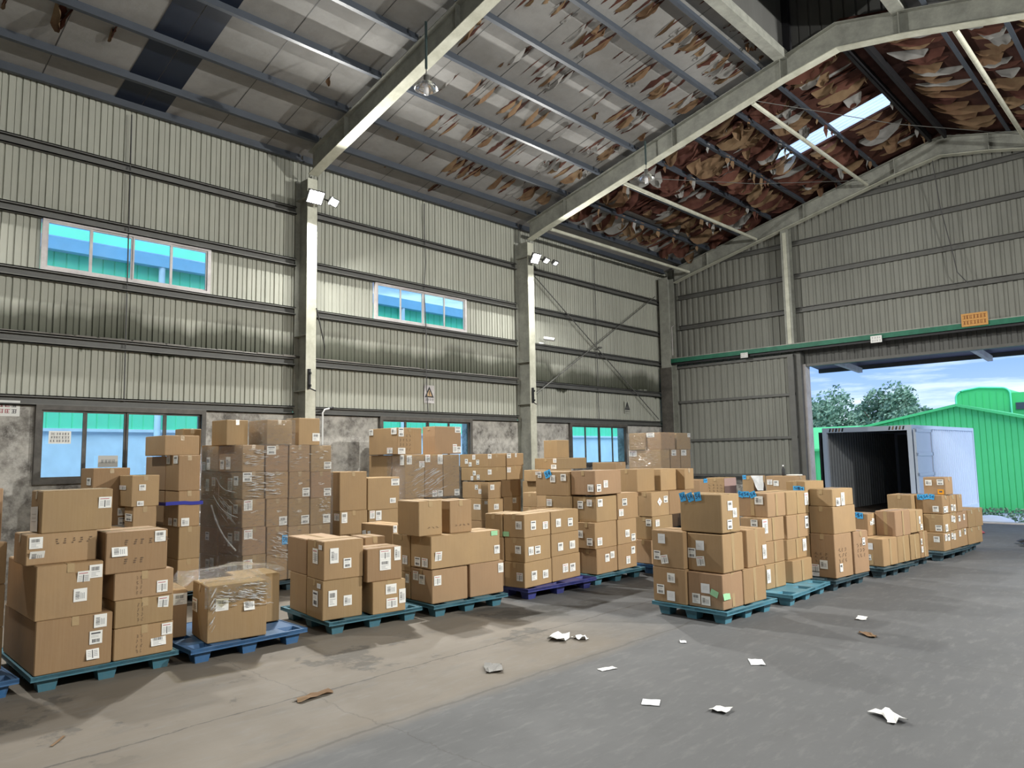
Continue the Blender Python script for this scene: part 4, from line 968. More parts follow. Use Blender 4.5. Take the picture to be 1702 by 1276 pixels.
flood(-11.30, 6.74, 6.52, (.80, -.05, -.58), FLOOD_POWER*1.1, 'dazzling flood light on top of the nearer lit column', group=GF, w=.30, h=.24, arm=(-.24, .06, .05))
flood(-11.26, 7.10, 6.50, (.8, .3, -.6), FLOOD_POWER*.4, 'smaller glaring flood light just right of the dazzling one', group=GF, w=.2, h=.14, arm=(-.27, -.2, .06))
flood(-11.30, 12.64, 6.50, (.80, -.1, -.6), FLOOD_POWER*.9, 'round-looking glaring flood light on the farther column', group=GF, w=.24, h=.24, arm=(-.24, .06, .05))
flood(-11.26, 12.98, 6.50, (.6, .1, -.75), FLOOD_POWER*.08, 'small lit flood light panel beside the farther glare', group=GF, w=.18, h=.13, arm=(-.27, -.2, .06))
flood(-11.26, 13.32, 6.50, (.6, .1, -.75), 0, 'dim unlit flood light panel, rightmost on the farther column', 'lamp_dim', .17, .12, GF, arm=(-.27, -.5, .06))
flood(-11.30, .92, 6.50, (.5, -.2, -.8), FLOOD_POWER*.5, 'flood light on the column left of the frame', group=GF, w=.30, h=.24, arm=(-.24, .0, .05))
# unseen fill lamps added on the opposite side, built like the column floods
for y in (1.0, 6.82, 12.72):
    flood(3.3, y, 6.3, (-.80, {1.0: .1, 6.82: -.1, 12.72: -.35}[y], -.42), OPPOSITE_FILL_POWER*{1.0: .35, 6.82: .75, 12.72: 1.9}[y], 'added fill flood light of the opposite side, ' + {1.0: 'nearest the camera', 6.82: 'middle one', 12.72: 'farthest one'}[y], group='added fill flood lights on the opposite side', w=.3, h=.24)
# extinguished pendant lamps
def pendant(x, y, z, label):
    r = empty('pendant_lamp', (x, y, z)); tag(r, label, 'pendant lamp', 'unlit pendant lamps under the rafters')
    b = MB(); b.tube([(0, 0, .25), (0, 0, zr(x)-z-.02)], .02, 8); b.build('hanger_pipe', 'darkpipe', r)
    b = MB(); b.tube([(0, 0, .12), (0, 0, .26)], .008, 6); b.lathe([(0, .14), (.04, .14), (.045, .06), (.05, .045)], 20); b.build('lamp_holder', 'steel', r)
    b = MB(); b.lathe([(.045, .06), (.09, .035), (.15, -.01), (.175, -.06), (.178, -.062), (.17, -.062), (.145, -.012), (.085, .028), (.04, .05)], 28); b.build('shade', 'reflector', r)
    b = MB(); b.lathe([(.0, .04), (.035, .035), (.037, -.13), (.03, -.155), (.0, -.16)], 16); b.build('bulb', 'bulb', r)
pendant(-8.0, 6.60, 7.32, 'pendant lamp with spun metal shade under the nearest rafter')
pendant(-8.05, 12.5, 7.55, 'small pendant lamp with metal shade under the second rafter')

# ================================================================ PALLETS
PM = {'A0': 'pal_blue', 'A2': 'pal_blue', 'A1': 'pal_teal', 'A3': 'pal_teal', 'A4': 'pal_teal', 'A5': 'pal_violet', 'A6': 'pal_teal', 'C1': 'pal_cyan', 'C2': 'pal_cyan', 'A7': 'pal_blue'}
PHR = {
 'A0': 'at the far left edge', 'A1': 'on the nearest left pallet', 'A2': 'on the low load under yellowish film', 'A3': 'on the load right of the low filmed one',
 'A4': 'on the load topped by two tilted boxes', 'A5': 'on the violet pallet', 'A6': 'in the tall stack behind the violet pallet', 'A7': 'in the stack with the white diamond sticker',
 'C1': 'on the foremost pallet of the right row', 'C2': 'on the right row\'s second pallet', 'C3': 'in the right row\'s third stack', 'C4': 'on the right row\'s low fourth load',
 'C5': 'in the stack before the container', 'C6': 'in the last stack by the doorway', 'B0': 'in the dark stack under the first window', 'B1': 'in the stack with the blue strap',
 'B2': 'in the tallest film-wrapped stack', 'B25': 'in the plain stack right of the wrapped tower', 'B3': 'in the stack hiding the middle window', 'B4': 'in the rear stack with blue vertical tags',
 'B45': 'behind the load with twin columns', 'B5': 'of the small column behind the violet pallet', 'B6': 'in the rear pile left of the third window', 'D0': 'in the low pile under the third window',
 'D1': 'in the wrapped stack at the far corner', 'D2': 'in the rear pile with the pink side', 'D4': 'in the small pile left of the pink side', 'D5': 'in the rear pile with the white sheet', 'D3': 'in the rear pile against the door jamb'}
PPH = {
 'A0': 'blue plastic pallet cut off by the left edge of the picture', 'A1': 'dark teal pallet under the nearest tall stack on the left', 'A2': 'bright blue pallet under the low load with yellowish film',
 'A3': 'dark teal pallet right of the bright blue one', 'A4': 'teal pallet under the load topped by two tilted boxes', 'A5': 'violet blue pallet under a three-layer stack', 'A6': 'teal pallet under the tall stack behind the violet pallet',
 'A7': 'blue pallet partly hidden behind the foremost right-row load', 'C1': 'bright teal pallet standing foremost in the right row', 'C2': 'teal pallet with empty front deck, second in the right row', 'C3': 'dark pallet, third in the right row',
 'C4': 'dark pallet, fourth in the right row', 'C4b': 'dark pallet showing empty deck, fifth in the right row', 'C5': 'dark pallet under the stack before the open container', 'C6': 'dark pallet farthest down the right row'}
def make_pallet(L, Dp, mat, label, loc, t):
    root = empty('plastic_pallet', loc, t); tag(root, label, 'pallet', 'plastic pallets under the boxes')
    H = .14; k = .17; us = [0, .045, .045+k, L/2-k/2, L/2+k/2, L-.045-k, L-.045, L]; vs = [0, .045, .045+k, Dp/2-k/2, Dp/2+k/2, Dp-.045-k, Dp-.045, Dp]
    b = MB(); th = .028
    for i in range(7):
        for j in range(7):
            if i in (1, 3, 5) and j in (1, 3, 5): continue
            b.box((-vs[j+1], us[i], H-th), (-vs[j], us[i+1], H-.004))
    r = .014
    b.box((-Dp, 0, H-th-.012), (0, r, H)); b.box((-Dp, L-r, H-th-.012), (0, L, H)); b.box((-r, r, H-th-.012), (0, L-r, H)); b.box((-Dp, r, H-th-.012), (-Dp+r, L-r, H))
    b.build('deck', mat, root)
    for i in (1, 3, 5):
        for j in (1, 3, 5):
            b = MB(); x0, x1, y0, y1 = -vs[j+1], -vs[j], us[i], us[i+1]; s = .026; w = .006
            def ring(o, z): return [(x0+o, y0+o, z), (x1-o, y0+o, z), (x1-o, y1-o, z), (x0+o, y1-o, z)]
            v = ring(0, H-.006)+ring(s, 0)+ring(w, H-.006)+ring(s+w, .006)
            f = [(q, q+4, (q+1) % 4+4, (q+1) % 4) for q in range(4)]+[(q+8, (q+1) % 4+8, (q+1) % 4+12, q+12) for q in range(4)]+[(4, 7, 6, 5), (12, 13, 14, 15)]
            b.add(v, f); b.build('foot', mat, root)
for key, x, y, t, L, Dp in PAL:
    lab = PPH.get(key) or 'pallet hidden under boxes '+PHR[key]
    make_pallet(L, Dp, PM.get(key, 'pal_dark'), lab, (x, y, 0), R(t))

# ================================================================ BOXES
def carton(lu, lv, h, rnd):
    """closed carton: bulging walls, two top flaps meeting along the seam; origin at the base centre; u runs along local y"""
    b = MB(); n = 4; e = .007
    X, Y = lv/2, lu/2
    def face(o, a, c, nrm, bul):
        v = []
        for i in range(n+1):
            for j in range(n+1):
                s, q = i/n, j/n
                p = o+a*s+c*q+nrm*(bul*math.sin(math.pi*s)*math.sin(math.pi*q)); v.append(p)
        b.add(v, [(i*(n+1)+j, (i+1)*(n+1)+j, (i+1)*(n+1)+j+1, i*(n+1)+j+1) for i in range(n) for j in range(n)], 0, True)
    V = Vector; z0, z1 = e, h-e
    j = lambda: rnd.uniform(.0, .004)
    face(V((X, -Y+e, z0)), V((0, 2*Y-2*e, 0)), V((0, 0, z1-z0)), V((1, 0, 0)), j())
    face(V((-X, Y-e, z0)), V((0, -2*Y+2*e, 0)), V((0, 0, z1-z0)), V((-1, 0, 0)), j())
    face(V((-X+e, -Y, z0)), V((2*X-2*e, 0, 0)), V((0, 0, z1-z0)), V((0, -1, 0)), j())
    face(V((X-e, Y, z0)), V((-2*X+2*e, 0, 0)), V((0, 0, z1-z0)), V((0, 1, 0)), j())
    # rounded vertical and horizontal edges
    c = [(X, -Y+e), (X, Y-e), (X-e, Y), (-X+e, Y), (-X, Y-e), (-X, -Y+e), (-X+e, -Y), (X-e, -Y)]
    k = e*.8
    lo = [(x*(1-k/X), y*(1-k/Y), 0) for x, y in c]; hi = [(x*(1-k/X), y*(1-k/Y), h-.003) for x, y in c]
    m0 = [(x, y, z0) for x, y in c]; m1 = [(x, y, z1) for x, y in c]
    v = lo+m0+m1+hi
    f = [(i, (i+1) % 8, 8+(i+1) % 8, 8+i) for i in range(8)]+[(16+i, 16+(i+1) % 8, 24+(i+1) % 8, 24+i) for i in range(8)]+[(8+i, 8+(i+1) % 8, 16+(i+1) % 8, 16+i) for i in (1, 3, 5, 7)]
    b.add(v, f+[tuple(range(8))[::-1], tuple(range(24, 32))])
    g = .002; i_ = e*.9
    if lu >= lv: b.box((-X+i_, -Y+i_, h-.003), (-g, Y-i_, h)); b.box((g, -Y+i_, h-.003), (X-i_, Y-i_, h))
    else: b.box((-X+i_, -Y+i_, h-.003), (X-i_, -g, h)); b.box((-X+i_, g, h-.003), (X-i_, Y-i_, h))
    return b
# sticker meshes, one unit square in the x-z plane facing -y
def stick_mesh(kind, var):
    rnd = random.Random(var*7+len(kind)); b = MB()
    def q(x0, z0, x1, z1, y, mi): b.add([(x0, y, z0), (x1, y, z0), (x1, y, z1), (x0, y, z1)], [(0, 1, 2, 3)], mi)
    mats = ['label', 'ink', 'fadeink', 'redink']
    q(-.5, -.5, .5, .5, 0, 0)
    if kind == 'b':
        if var == 0:
            x = -.36
            while x < .3: w = rnd.uniform(.02, .06); q(x, .05, x+w, .34, -.001, 1); x += w+rnd.uniform(.02, .05)
            for z in (-.05, -.15, -.25, -.35): q(-.36, z-.03, rnd.uniform(0, .35), z+.01, -.001, 2)
        elif var == 1:
            z = -.3
            while z < .3: w = rnd.uniform(.02, .05); q(-.36, z, -.05, z+w, -.001, 1); z += w+rnd.uniform(.02, .04)
            for x in (.02, .14, .26): q(x, -.3, x+.06, .3*rnd.uniform(.4, 1), -.001, 2)
        elif var == 2:
            q(-.38, .26, .35, .38, -.001, 1); x = -.3
            while x < .3: w = rnd.uniform(.02, .05); q(x, -.38, x+w, -.12, -.001, 1); x += w+rnd.uniform(.02, .04)
            for z in (.15, .05): q(-.38, z-.03, .2, z, -.001, 2)
        else:
            q(-.4, .3, .3, .36, -.001, 3); q(-.06, -.4, .02, .2, -.001, 1)
            for z in (.12, 0, -.12, -.24): q(-.4, z-.03, -.12, z+.01, -.001, 2); q(.08, z-.04, .38, z+.03, -.001, 2)
    elif kind == 'q':
        mats[0] = 'plainpaper'
        for z in (.2, .05, -.1): q(-.3, z-.012, .3, z+.012, -.001, 2)
    elif kind == 'g': mats[0] = 'green_note'; q(-.3, .05, .25, .10, -.001, 0)
    elif kind == 'o': mats[0] = 'orange_label'; q(-.25, -.15, .25, .2, -.001, 1)
    elif kind == 'd':
        b = MB(); b.add([(0, 0, -.5), (.5, 0, 0), (0, 0, .5), (-.5, 0, 0)], [(0, 1, 2, 3)], 0); b.add([(0, -.001, -.1), (.1, -.001, 0), (0, -.001, .1), (-.1, -.001, 0)], [(0, 1, 2, 3)], 3)
    elif kind == 'n':
        mats = ['blue_note', 'pen']; v, f = TXT54; b.add([(x*.95, -.002, y*.95) for x, y, z in v], f, 1)
    return b.mesh('sticker_'+kind, mats)
TXT54 = text_mesh('54', .85)
SM = {('b', i): stick_mesh('b', i) for i in range(4)}
for k in 'qgodn': SM[(k, 0)] = stick_mesh(k, 0)
SNAME = {'b': 'shipping_label', 'q': 'paper_label', 'g': 'green_sticker', 'o': 'orange_label', 'd': 'diamond_sticker', 'n': 'blue_number_tag'}
ORD = ['', 'second', 'third', 'fourth', 'fifth', 'sixth', 'seventh']
def layer_word(j, n):
    if n == 1: return ''
    if j == n-1: return 'top-layer'
    return 'bottom-layer' if j == 0 else ORD[j]+'-layer'
def place_word(k, m):
    if m == 1: return ''
    if k == 0: return 'leftmost'
    if k == m-1: return 'rightmost'
    return ORD[k]+' from left'
NB = []
VERT = {'C1', 'C2', 'C4'}
for bi, (st, ua, ub, va, vb, za, zb, ly, lys, pk, pn) in enumerate(BOX):
    sx_, sy_, st_ = STK[st]; t = R(st_); rnd = random.Random(bi)
    lu, lv, h = ub-ua, vb-va, zb-za
    U = Vector((-math.sin(t), math.cos(t), 0)); V = Vector((-math.cos(t), -math.sin(t), 0))
    c = Vector((sx_, sy_, 0))+U*(ua+ub)/2+V*(va+vb)/2; c.z = za+.001
    mb = carton(lu-.003, lv-.003, h-.002, rnd)
    if st not in ('B2',): c += V*rnd.uniform(-.006, .004)
    o = mb.build('cardboard_box', ['card'], None, tuple(c), (0, 0, t+R(rnd.uniform(-.45, .45) if st != 'B2' else 0)))
    pw = place_word(pk, pn)
    lab = 'cardboard box, %s %s, %s' % (layer_word(ly, lys), pw, PHR[st]); lab = lab.replace(' ,', ',').replace('  ', ' ')
    tag(o, lab, 'box', 'cardboard boxes '+PHR[st]); NB.append((o, lu, lv, h))
    # tape over the seam and down the ends
    X, Y = (lv-.003)/2, (lu-.003)/2; tw = .026; dn = min(.07, h*.3); e = .0055; hh = h-.002
    tb = MB()
    if st in VERT: dn = h-.02
    def strip(p, q, r_, s_): tb.add([p, q, r_, s_], [(0, 1, 2, 3)])
    if lu >= lv:
        strip((-tw, -Y, hh+.0015), (tw, -Y, hh+.0015), (tw, Y, hh+.0015), (-tw, Y, hh+.0015))
        strip((-tw, -Y-e, hh-dn), (tw, -Y-e, hh-dn), (tw, -Y, hh+.0015), (-tw, -Y, hh+.0015)); strip((tw, Y+e, hh-dn), (-tw, Y+e, hh-dn), (-tw, Y, hh+.0015), (tw, Y, hh+.0015))
        if st in VERT: strip((X+e, -tw, .01), (X+e, tw, .01), (X+e, tw, hh-.005), (X+e, -tw, hh-.005))
    else:
        strip((-X, -tw, hh+.0015), (X, -tw, hh+.0015), (X, tw, hh+.0015), (-X, tw, hh+.0015))
        strip((X+e, -tw, hh-dn), (X+e, tw, hh-dn), (X, tw, hh+.0015), (X, -tw, hh+.0015)); strip((-X-e, tw, hh-dn), (-X-e, -tw, hh-dn), (-X, -tw, hh+.0015), (-X, tw, hh+.0015))
    tb.build('packing_tape', 'tape', o)
for n_, (bi, fc, al, upz, w, h, kd, rot) in enumerate(STICK):
    o, lu, lv, H = NB[bi]; st = BOX[bi]; var = (n_*5+bi) % 4 if kd == 'b' else 0
    if h > w*1.7 and kd == 'b': var = 1
    me = SM[(kd, var)]; e = .0075
    if fc == 0:
        x = -(al-(st[3]+st[4])/2); ob = place(SNAME[kd], me, o, (x, -lu/2-e+.0015, upz), (0, R(-rot), 0), (w, 1, h))
    else:
        y = al-(st[1]+st[2])/2; ob = place(SNAME[kd], me, o, (lv/2+e-.0015, y, upz), (R(rot), 0, math.pi/2), (w, 1, h))
        ob.rotation_mode = 'XYZ'
    if kd == 'n': ob['label'] = 'bright blue tag with handwritten 54'
    if kd == 'd': ob['label'] = 'white diamond hazard sticker'
    if kd == 'o': ob['label'] = 'orange label'
# printed blocks on some cartons
def prints(sel, face, al0, up0, rows, cols, cw, chh, gap, mt='boxink'):
    o, lu, lv, H = NB[sel]; b = MB(); rnd = random.Random(sel)
    for r_ in range(rows):
        for c_ in range(cols):
            a = al0+c_*(cw+gap); z = up0-r_*(chh+gap)
            for s in range(3):
                x0 = a+rnd.uniform(0, cw*.5); x1 = x0+rnd.uniform(.25, .5)*cw; z0 = z-s*chh/3; z1 = z0-chh/6
                if face: p = [(lv/2+.0045, x0-lu/2, z1), (lv/2+.0045, x1-lu/2, z1), (lv/2+.0045, x1-lu/2, z0), (lv/2+.0045, x0-lu/2, z0)]
                else: p = [(-lv/2+x0, -lu/2-.0045, z1), (-lv/2+x1, -lu/2-.0045, z1), (-lv/2+x1, -lu/2-.0045, z0), (-lv/2+x0, -lu/2-.0045, z0)]
                b.add(p, [(0, 1, 2, 3)])
    b.build('printed_marking', mt, o)
BI = {}
for i, q in enumerate(BOX): BI.setdefault(q[0], []).append(i)
A1 = BI['A1']                                # order: bl r1 r2 r3 r4 ml l3 tp
prints(A1[4], 1, .15, .28, 1, 6, .045, .05, .02); prints(A1[4], 1, .15, .12, 1, 3, .045, .05, .02)
prints(A1[6], 1, .20, .20, 1, 5, .04, .05, .02)
for k in (1, 2, 3): prints(A1[k], 1, .18, .19, 4, 2, .02, .03, .012)
C3 = BI['C3']; prints(C3[0], 1, .10, .38, 3, 3, .06, .05, .02); prints(C3[1], 1, .08, .40, 3, 3, .06, .05, .02); prints(C3[0], 0, .06, .32, 3, 3, .05, .03, .02)
prints(BI['A4'][5], 1, .12, .10, 1, 3, .05, .02, .01); prints(BI['A4'][6], 1, .08, .10, 1, 4, .05, .02, .01)
for k in BI['B3'][-2:-1]: prints(k, 1, .05, .35, 4, 4, .04, .05, .03)
prints(BI['D2'][-1], 0, .06, .26, 3, 4, .06, .03, .03)
for k in BI['D1'][-3:]: prints(k, 0 if k != BI['D1'][-2] else 1, .1, .25, 1, 4, .04, .04, .01)
for k in BI['B2'][5:25]:
    if BOX[k][3] < .1: prints(k, 1, .12, .22, 1, 1, .14, .03, .01, 'label')
# pink side of one rear carton
o, lu, lv, H = NB[BI['D2'][-1]]; b = MB(); b.add([(lv/2+.004, -lu/2+.01, .01), (lv/2+.004, lu/2-.01, .01), (lv/2+.004, lu/2-.01, H-.01), (lv/2+.004, -lu/2+.01, H-.01)], [(0, 1, 2, 3)]); b.build('printed_side', 'cardpink', o)
# blue strap round the strapped stack
def local(st, u, v, z):
    x, y, tt = STK[st]; tt = R(tt); return Vector((x-math.sin(tt)*u-math.cos(tt)*v, y+math.cos(tt)*u-math.sin(tt)*v, z))
def hoop(st, u0, u1, v0, v1, z, hgt, th, sag=.0):
    b = MB(); cs = [(u0, v0), (u1, v0), (u1, v1), (u0, v1)]; n = 6; P = []
    for i in range(4):
        a, c = cs[i], cs[(i+1) % 4]
        for k in range(n): P.append((a[0]+(c[0]-a[0])*k/n, a[1]+(c[1]-a[1])*k/n, z+random.uniform(-1, 1)*.006-sag*math.sin(math.pi*k/n)))
    v = []
    for u, w, zz in P: q = local(st, u, w, zz); v += [q, q+Vector((0, 0, hgt))]
    m = len(P); b.add(v, [(2*i, 2*((i+1) % m), 2*((i+1) % m)+1, 2*i+1) for i in range(m)]); return b
tag(hoop('B1', -.155, .325, -.012, 1.18, 1.26, .045, .002).build('blue_strap', 'strap'), 'dark blue plastic strap tied round the stack left of the wrapped tower', 'strap')
# stretch film round the tower, crumpled
def wrap(st, u0, u1, v0, v1, z0, z1, name, label, mat, nz=26, amp=.016, lid=False):
    rnd = random.Random(3); b = MB(); cs = [(u0, v0), (u1, v0), (u1, v1), (u0, v1)]; n = 14; P = []
    for i in range(4):
        a, c = cs[i], cs[(i+1) % 4]; nx = [(0, -1), (1, 0), (0, 1), (-1, 0)][i]
        for k in range(n): P.append((a[0]+(c[0]-a[0])*k/n, a[1]+(c[1]-a[1])*k/n, nx, math.sin(math.pi*k/n)))
    v = []; m = len(P)
    for j in range(nz+1):
        z = z0+(z1-z0)*j/nz
        for i, (u, w, nx, s) in enumerate(P):
            d = amp*rnd.uniform(0, 1)*s+.006*math.sin(j*1.3+i*.7)*s
            v.append(local(st, u+nx[0]*abs(d), w+nx[1]*abs(d), z+(rnd.uniform(-.015, .015) if 0 < j < nz else rnd.uniform(-.03, 0))))
    b.add(v, [(j*m+i, j*m+(i+1) % m, (j+1)*m+(i+1) % m, (j+1)*m+i) for j in range(nz) for i in range(m)], 0, True)
    return tag(b.build(name, mat), label, 'stretch film')
fw_ = wrap('B2', -.025, 1.462, -.014, 1.23, .17, 2.06, 'stretch_film', 'clear stretch film wound round the tallest tower of boxes', 'film')
b = MB()
for (a0, z0_, a1, z1_, r_) in ((.75, 1.20, .05, .62, .016), (.70, 1.34, .02, 1.06, .007), (.62, 1.58, .1, 1.40, .006)):
    pts = [local('B2', -.05-.03*math.sin(math.pi*k/8), a0+(a1-a0)*k/8, z0_+(z1_-z0_)*k/8-.05*math.sin(math.pi*k/8)) for k in range(9)]
    b.tube(pts, [r_*(.5+.6*random.random()) for _ in pts], 6)
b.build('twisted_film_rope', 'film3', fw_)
def glint_creases(st, par, spots, seed):  # thin folds of whitened film, added to paint glints on the wrap
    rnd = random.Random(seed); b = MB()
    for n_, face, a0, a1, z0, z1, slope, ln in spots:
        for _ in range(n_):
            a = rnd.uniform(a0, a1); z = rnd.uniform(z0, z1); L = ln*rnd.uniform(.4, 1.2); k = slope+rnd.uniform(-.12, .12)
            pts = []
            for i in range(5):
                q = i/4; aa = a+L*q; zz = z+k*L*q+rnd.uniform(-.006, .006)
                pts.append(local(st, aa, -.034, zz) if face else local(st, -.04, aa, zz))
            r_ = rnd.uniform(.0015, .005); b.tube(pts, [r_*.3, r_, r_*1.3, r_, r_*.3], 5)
    tag(b.build('film_glint_crease', 'film3', par), kind='stuff')
glint_creases('B2', fw_, ((60, 1, .02, .50, 1.32, 1.66, 0, .16), (26, 1, .0, .3, 1.75, 1.98, 0, .12), (40, 1, .42, .66, .42, .85, -.35, .11), (22, 1, 1.2, 1.36, 1.0, 1.3, 0, .07), (14, 0, .05, .5, .9, 1.3, .5, .3), (16, 1, .7, 1.3, 1.7, 2.0, 0, .08)), 5)
wrap('B2', .30, .80, -.02, .52, 2.045, 2.42, 'stretch_film', 'film over the two loose boxes on top of the wrapped tower', 'film', 8)
fb3 = wrap('B3', .0, 1.29, -.012, .52, 1.10, 1.88, 'stretch_film', 'glinting film round the middle layer below the middle window', 'film', 12)
glint_creases('B3', fb3, ((46, 1, .10, .75, 1.20, 1.60, .42, .22), (14, 1, .1, 1.0, 1.14, 1.2, .1, .16)), 6)
wrap('D1', -.02, 1.37, -.012, .90, 1.46, 2.34, 'stretch_film', 'film round the corner stack by the third window', 'film', 12)
# film thrown over the low load
b = MB(); n, m = 26, 26; v = []; rnd = random.Random(9)
def topz(u, w):
    z = .60 if u < -.06 else .665
    return z+.012+.09*math.exp(-((u-.45)/.28)**2-((w-.55)/.3)**2)
for i in range(n+1):
    for j in range(m+1):
        u = -.45+1.33*i/n; w = -.03+1.05*j/m; z = topz(u, w)+rnd.uniform(0, .022)
        if j == 0: z -= .16+rnd.uniform(0, .08); w = -.025
        if j == 1: z -= .02; w = -.022
        if i == 0: z -= .15
        v.append(local('A2', u, w if u < .56 or w > .43 else w, z if (u < .57 or w > .42) else z-.02))
f = []
for i in range(n):
    for j in range(m):
        u = -.45+1.33*(i+.5)/n; w = -.03+1.05*(j+.5)/m
        if u > .57 and w < .42: continue
        if u < -.05 and w < .38: continue
        f.append((i*(m+1)+j, (i+1)*(m+1)+j, (i+1)*(m+1)+j+1, i*(m+1)+j+1))
b.add(v, f, 0, True); fa2 = b.build('stretch_film', 'film2'); glint_creases('A2', fa2, ((60, 1, .0, .52, .44, .66, -.2, .09), (12, 1, .0, .03, .2, .6, 1.5, .05)), 8); tag(fa2, 'yellowish crumpled film draped over the low load of three boxes', 'stretch film')

# ================================================================ SIGNS AND SMALL THINGS
def sign_on_wall(name, y, z, w, h, label, cat, back, draw, x=XW+.03, th=.006):
    """a board on the long wall facing +x"""
    r = empty(name, (x, y, z)); tag(r, label, cat)
    b = MB(); b.box((0, -w/2, -h/2), (th, w/2, h/2)); b.build('board', back, r)
    d = MB()
    def q(y0, z0, y1, z1, mi=0, o=.0015): d.add([(th+o, y0, z0), (th+o, y1, z0), (th+o, y1, z1), (th+o, y0, z1)], [(0, 1, 2, 3)], mi)
    draw(d, q, th); return r, d
def txt(d, s, size, y, z, x, mi=0):
    v, f = text_mesh(s, size); d.add([(x, y+a, z+c) for a, c, _ in v], f, mi)
def warn(d, q, th):
    d.add([(th+.001, -.125, -.07), (th+.001, .125, -.07), (th+.001, 0, .17)], [(0, 1, 2)], 0)
    d.add([(th+.002, -.078, -.042), (th+.002, .078, -.042), (th+.002, 0, .10)], [(0, 1, 2)], 1)
    d.add([(th+.003, -.008, -.015), (th+.003, .008, -.015), (th+.003, .012, .065), (th+.003, -.012, .065)], [(0, 1, 2, 3)], 0); q(-.008, -.032, .008, -.022, 0, .003)
    txt(d, '\u6ce8\u610f\u5b89\u5168', .062, 0, -.118, th+.002, 0)
r, d = sign_on_wall('warning_sign', 9.90, 3.17, .27, .38, 'triangular warning sign board between column and middle window, on the sheet', 'sign', 'alu', warn); d.build('warning_symbol', ['black', 'yellow'], r)
r, d = sign_on_wall('warning_sign', 17.15, 3.16, .25, .34, 'small triangular warning sign near the far corner of the long wall', 'sign', 'sheet', warn); d.build('warning_symbol', ['black', 'steel'], r)
def scribble(rows, cols, w, h, seed, red=()):
    def f(d, q, th):
        rnd = random.Random(seed); ch = h/rows
        for r_ in range(rows):
            for c_ in range(cols):
                y0 = -w/2+w*(c_+.1)/cols; cw = w/cols*.8; z1 = h/2-ch*(r_+.15); hh = ch*.65; mi = 1 if c_ in red else 0
                q(y0, z1-hh*.15, y0+cw, z1, mi)
                q(y0, z1-hh, y0+cw*.9, z1-hh*.86, mi)
                for k in range(2): a = y0+rnd.uniform(0, .8)*cw; q(a, z1-hh, a+cw*.16, z1-hh*.1, mi)
                q(y0+cw*.1, z1-hh*.6, y0+cw*.8, z1-hh*.48, mi)
    return f
r, d = sign_on_wall('wall_notice', 2.28, 2.60, .52, .22, 'white notice with red and black writing at the left edge', 'sign', 'label', scribble(2, 6, .46, .17, 1, (2, 3, 4))); d.build('writing', ['ink', 'redink'], r)
r, d = sign_on_wall('window_notice', 3.02, 2.20, .28, .18, 'white notice with three black lines taped in the left window', 'sign', 'label', scribble(3, 7, .25, .15, 2), XW+.13, .003); d.build('writing', ['ink'], r)
r, d = sign_on_wall('window_notice', 3.66, 1.85, .27, .17, 'pale handwritten notice in the second pane of the left window', 'sign', 'label', scribble(1, 4, .2, .07, 3), XW+.13, .003); d.build('writing', ['fadeink'], r)
def sign_far(name, x, z, w, h, label, back, ink, rows, cols, seed, tilt=0):
    r = empty(name, (x, 19.07, z)); r.rotation_euler = (0, tilt, 0); tag(r, label, 'sign')
    b = MB(); b.box((-w/2, 0, -h/2), (w/2, .006, h/2)); b.build('board', back, r)
    d = MB()
    def q(y0, z0, y1, z1, mi=0, o=.0015): d.add([(y0, -o, z0), (y1, -o, z0), (y1, -o, z1), (y0, -o, z1)], [(0, 1, 2, 3)], 0)
    scribble(rows, cols, w*.9, h*.85, seed)(d, q, 0); d.build('writing', ink, r)
sign_far('track_sign', -9.31, 4.53, .21, .14, 'small white sign on the green track, left one', 'label', 'fadeink', 2, 4, 4)
sign_far('track_sign', -5.84, 4.55, .26, .17, 'small white sign on the green track, right one with torn tape', 'label', 'fadeink', 2, 4, 5)
sign_far('cardboard_sign', -3.73, 4.74, .52, .30, 'orange-brown cardboard sign with two lines of writing above the doorway', 'brownsign', 'signred', 2, 7, 6)
# security camera
r = empty('security_camera', (-11.78, 13.55, 4.72)); tag(r, 'white bullet security camera right of the farther column', 'camera')
b = MB(); b.tube([(-.06, -.06, .02), (.16, .08, -.03)], .045, 14); b.build('camera_body', 'white', r)
b = MB(); b.tube([(-.14, -.05, -.10), (-.06, -.03, -.10), (0, 0, -.02)], .012, 8); b.box((-.19, -.12, -.13), (-.15, .02, -.07)); b.build('camera_mount', 'white', r)
b = MB(); b.lathe([(0, 0), (.035, 0)], 12, (0, 0, 0)); b = MB(); b.tube([(.158, .079, -.0295), (.166, .084, -.031)], .034, 14); b.build('camera_lens', 'black', r)
# white bent pipe by the near column, black device with cable on it
r = empty('bent_pipe', (-11.78, 7.22, 0)); tag(r, 'white bent pipe rising beside the nearer lit column', 'pipe')
b = MB(); b.tube([(0, 0, 0), (0, 0, 2.68), (.02, .03, 2.74), (.03, .12, 2.76)], .016, 8); b.build('pipe_run', 'white', r)
b = MB(); b.tube([(.03, .12, 2.76), (.03, .20, 2.78)], .022, 8); b.build('pipe_tip', 'black', r)
for y, z, lab in ((6.80, 3.25, 'black handle device clamped on the nearer lit column'), (12.70, 3.25, 'black handle device clamped on the farther lit column')):
    r = empty('column_device', (-11.50, y, z)); tag(r, lab, 'device')
    b = MB(); b.box((-.03, -.05, -.18), (.02, -.01, .18)); b.box((.02, -.045, .08), (.06, -.02, .12)); b.box((.02, -.045, -.14), (.06, -.02, -.10)); b.build('device_body', 'black', r)
    b = MB(); b.tube([(-.035, 0, -.16), (-.035, .12, -.2), (-.2, .16, -.16)], .012, 6); b.build('device_cable', 'black', r)
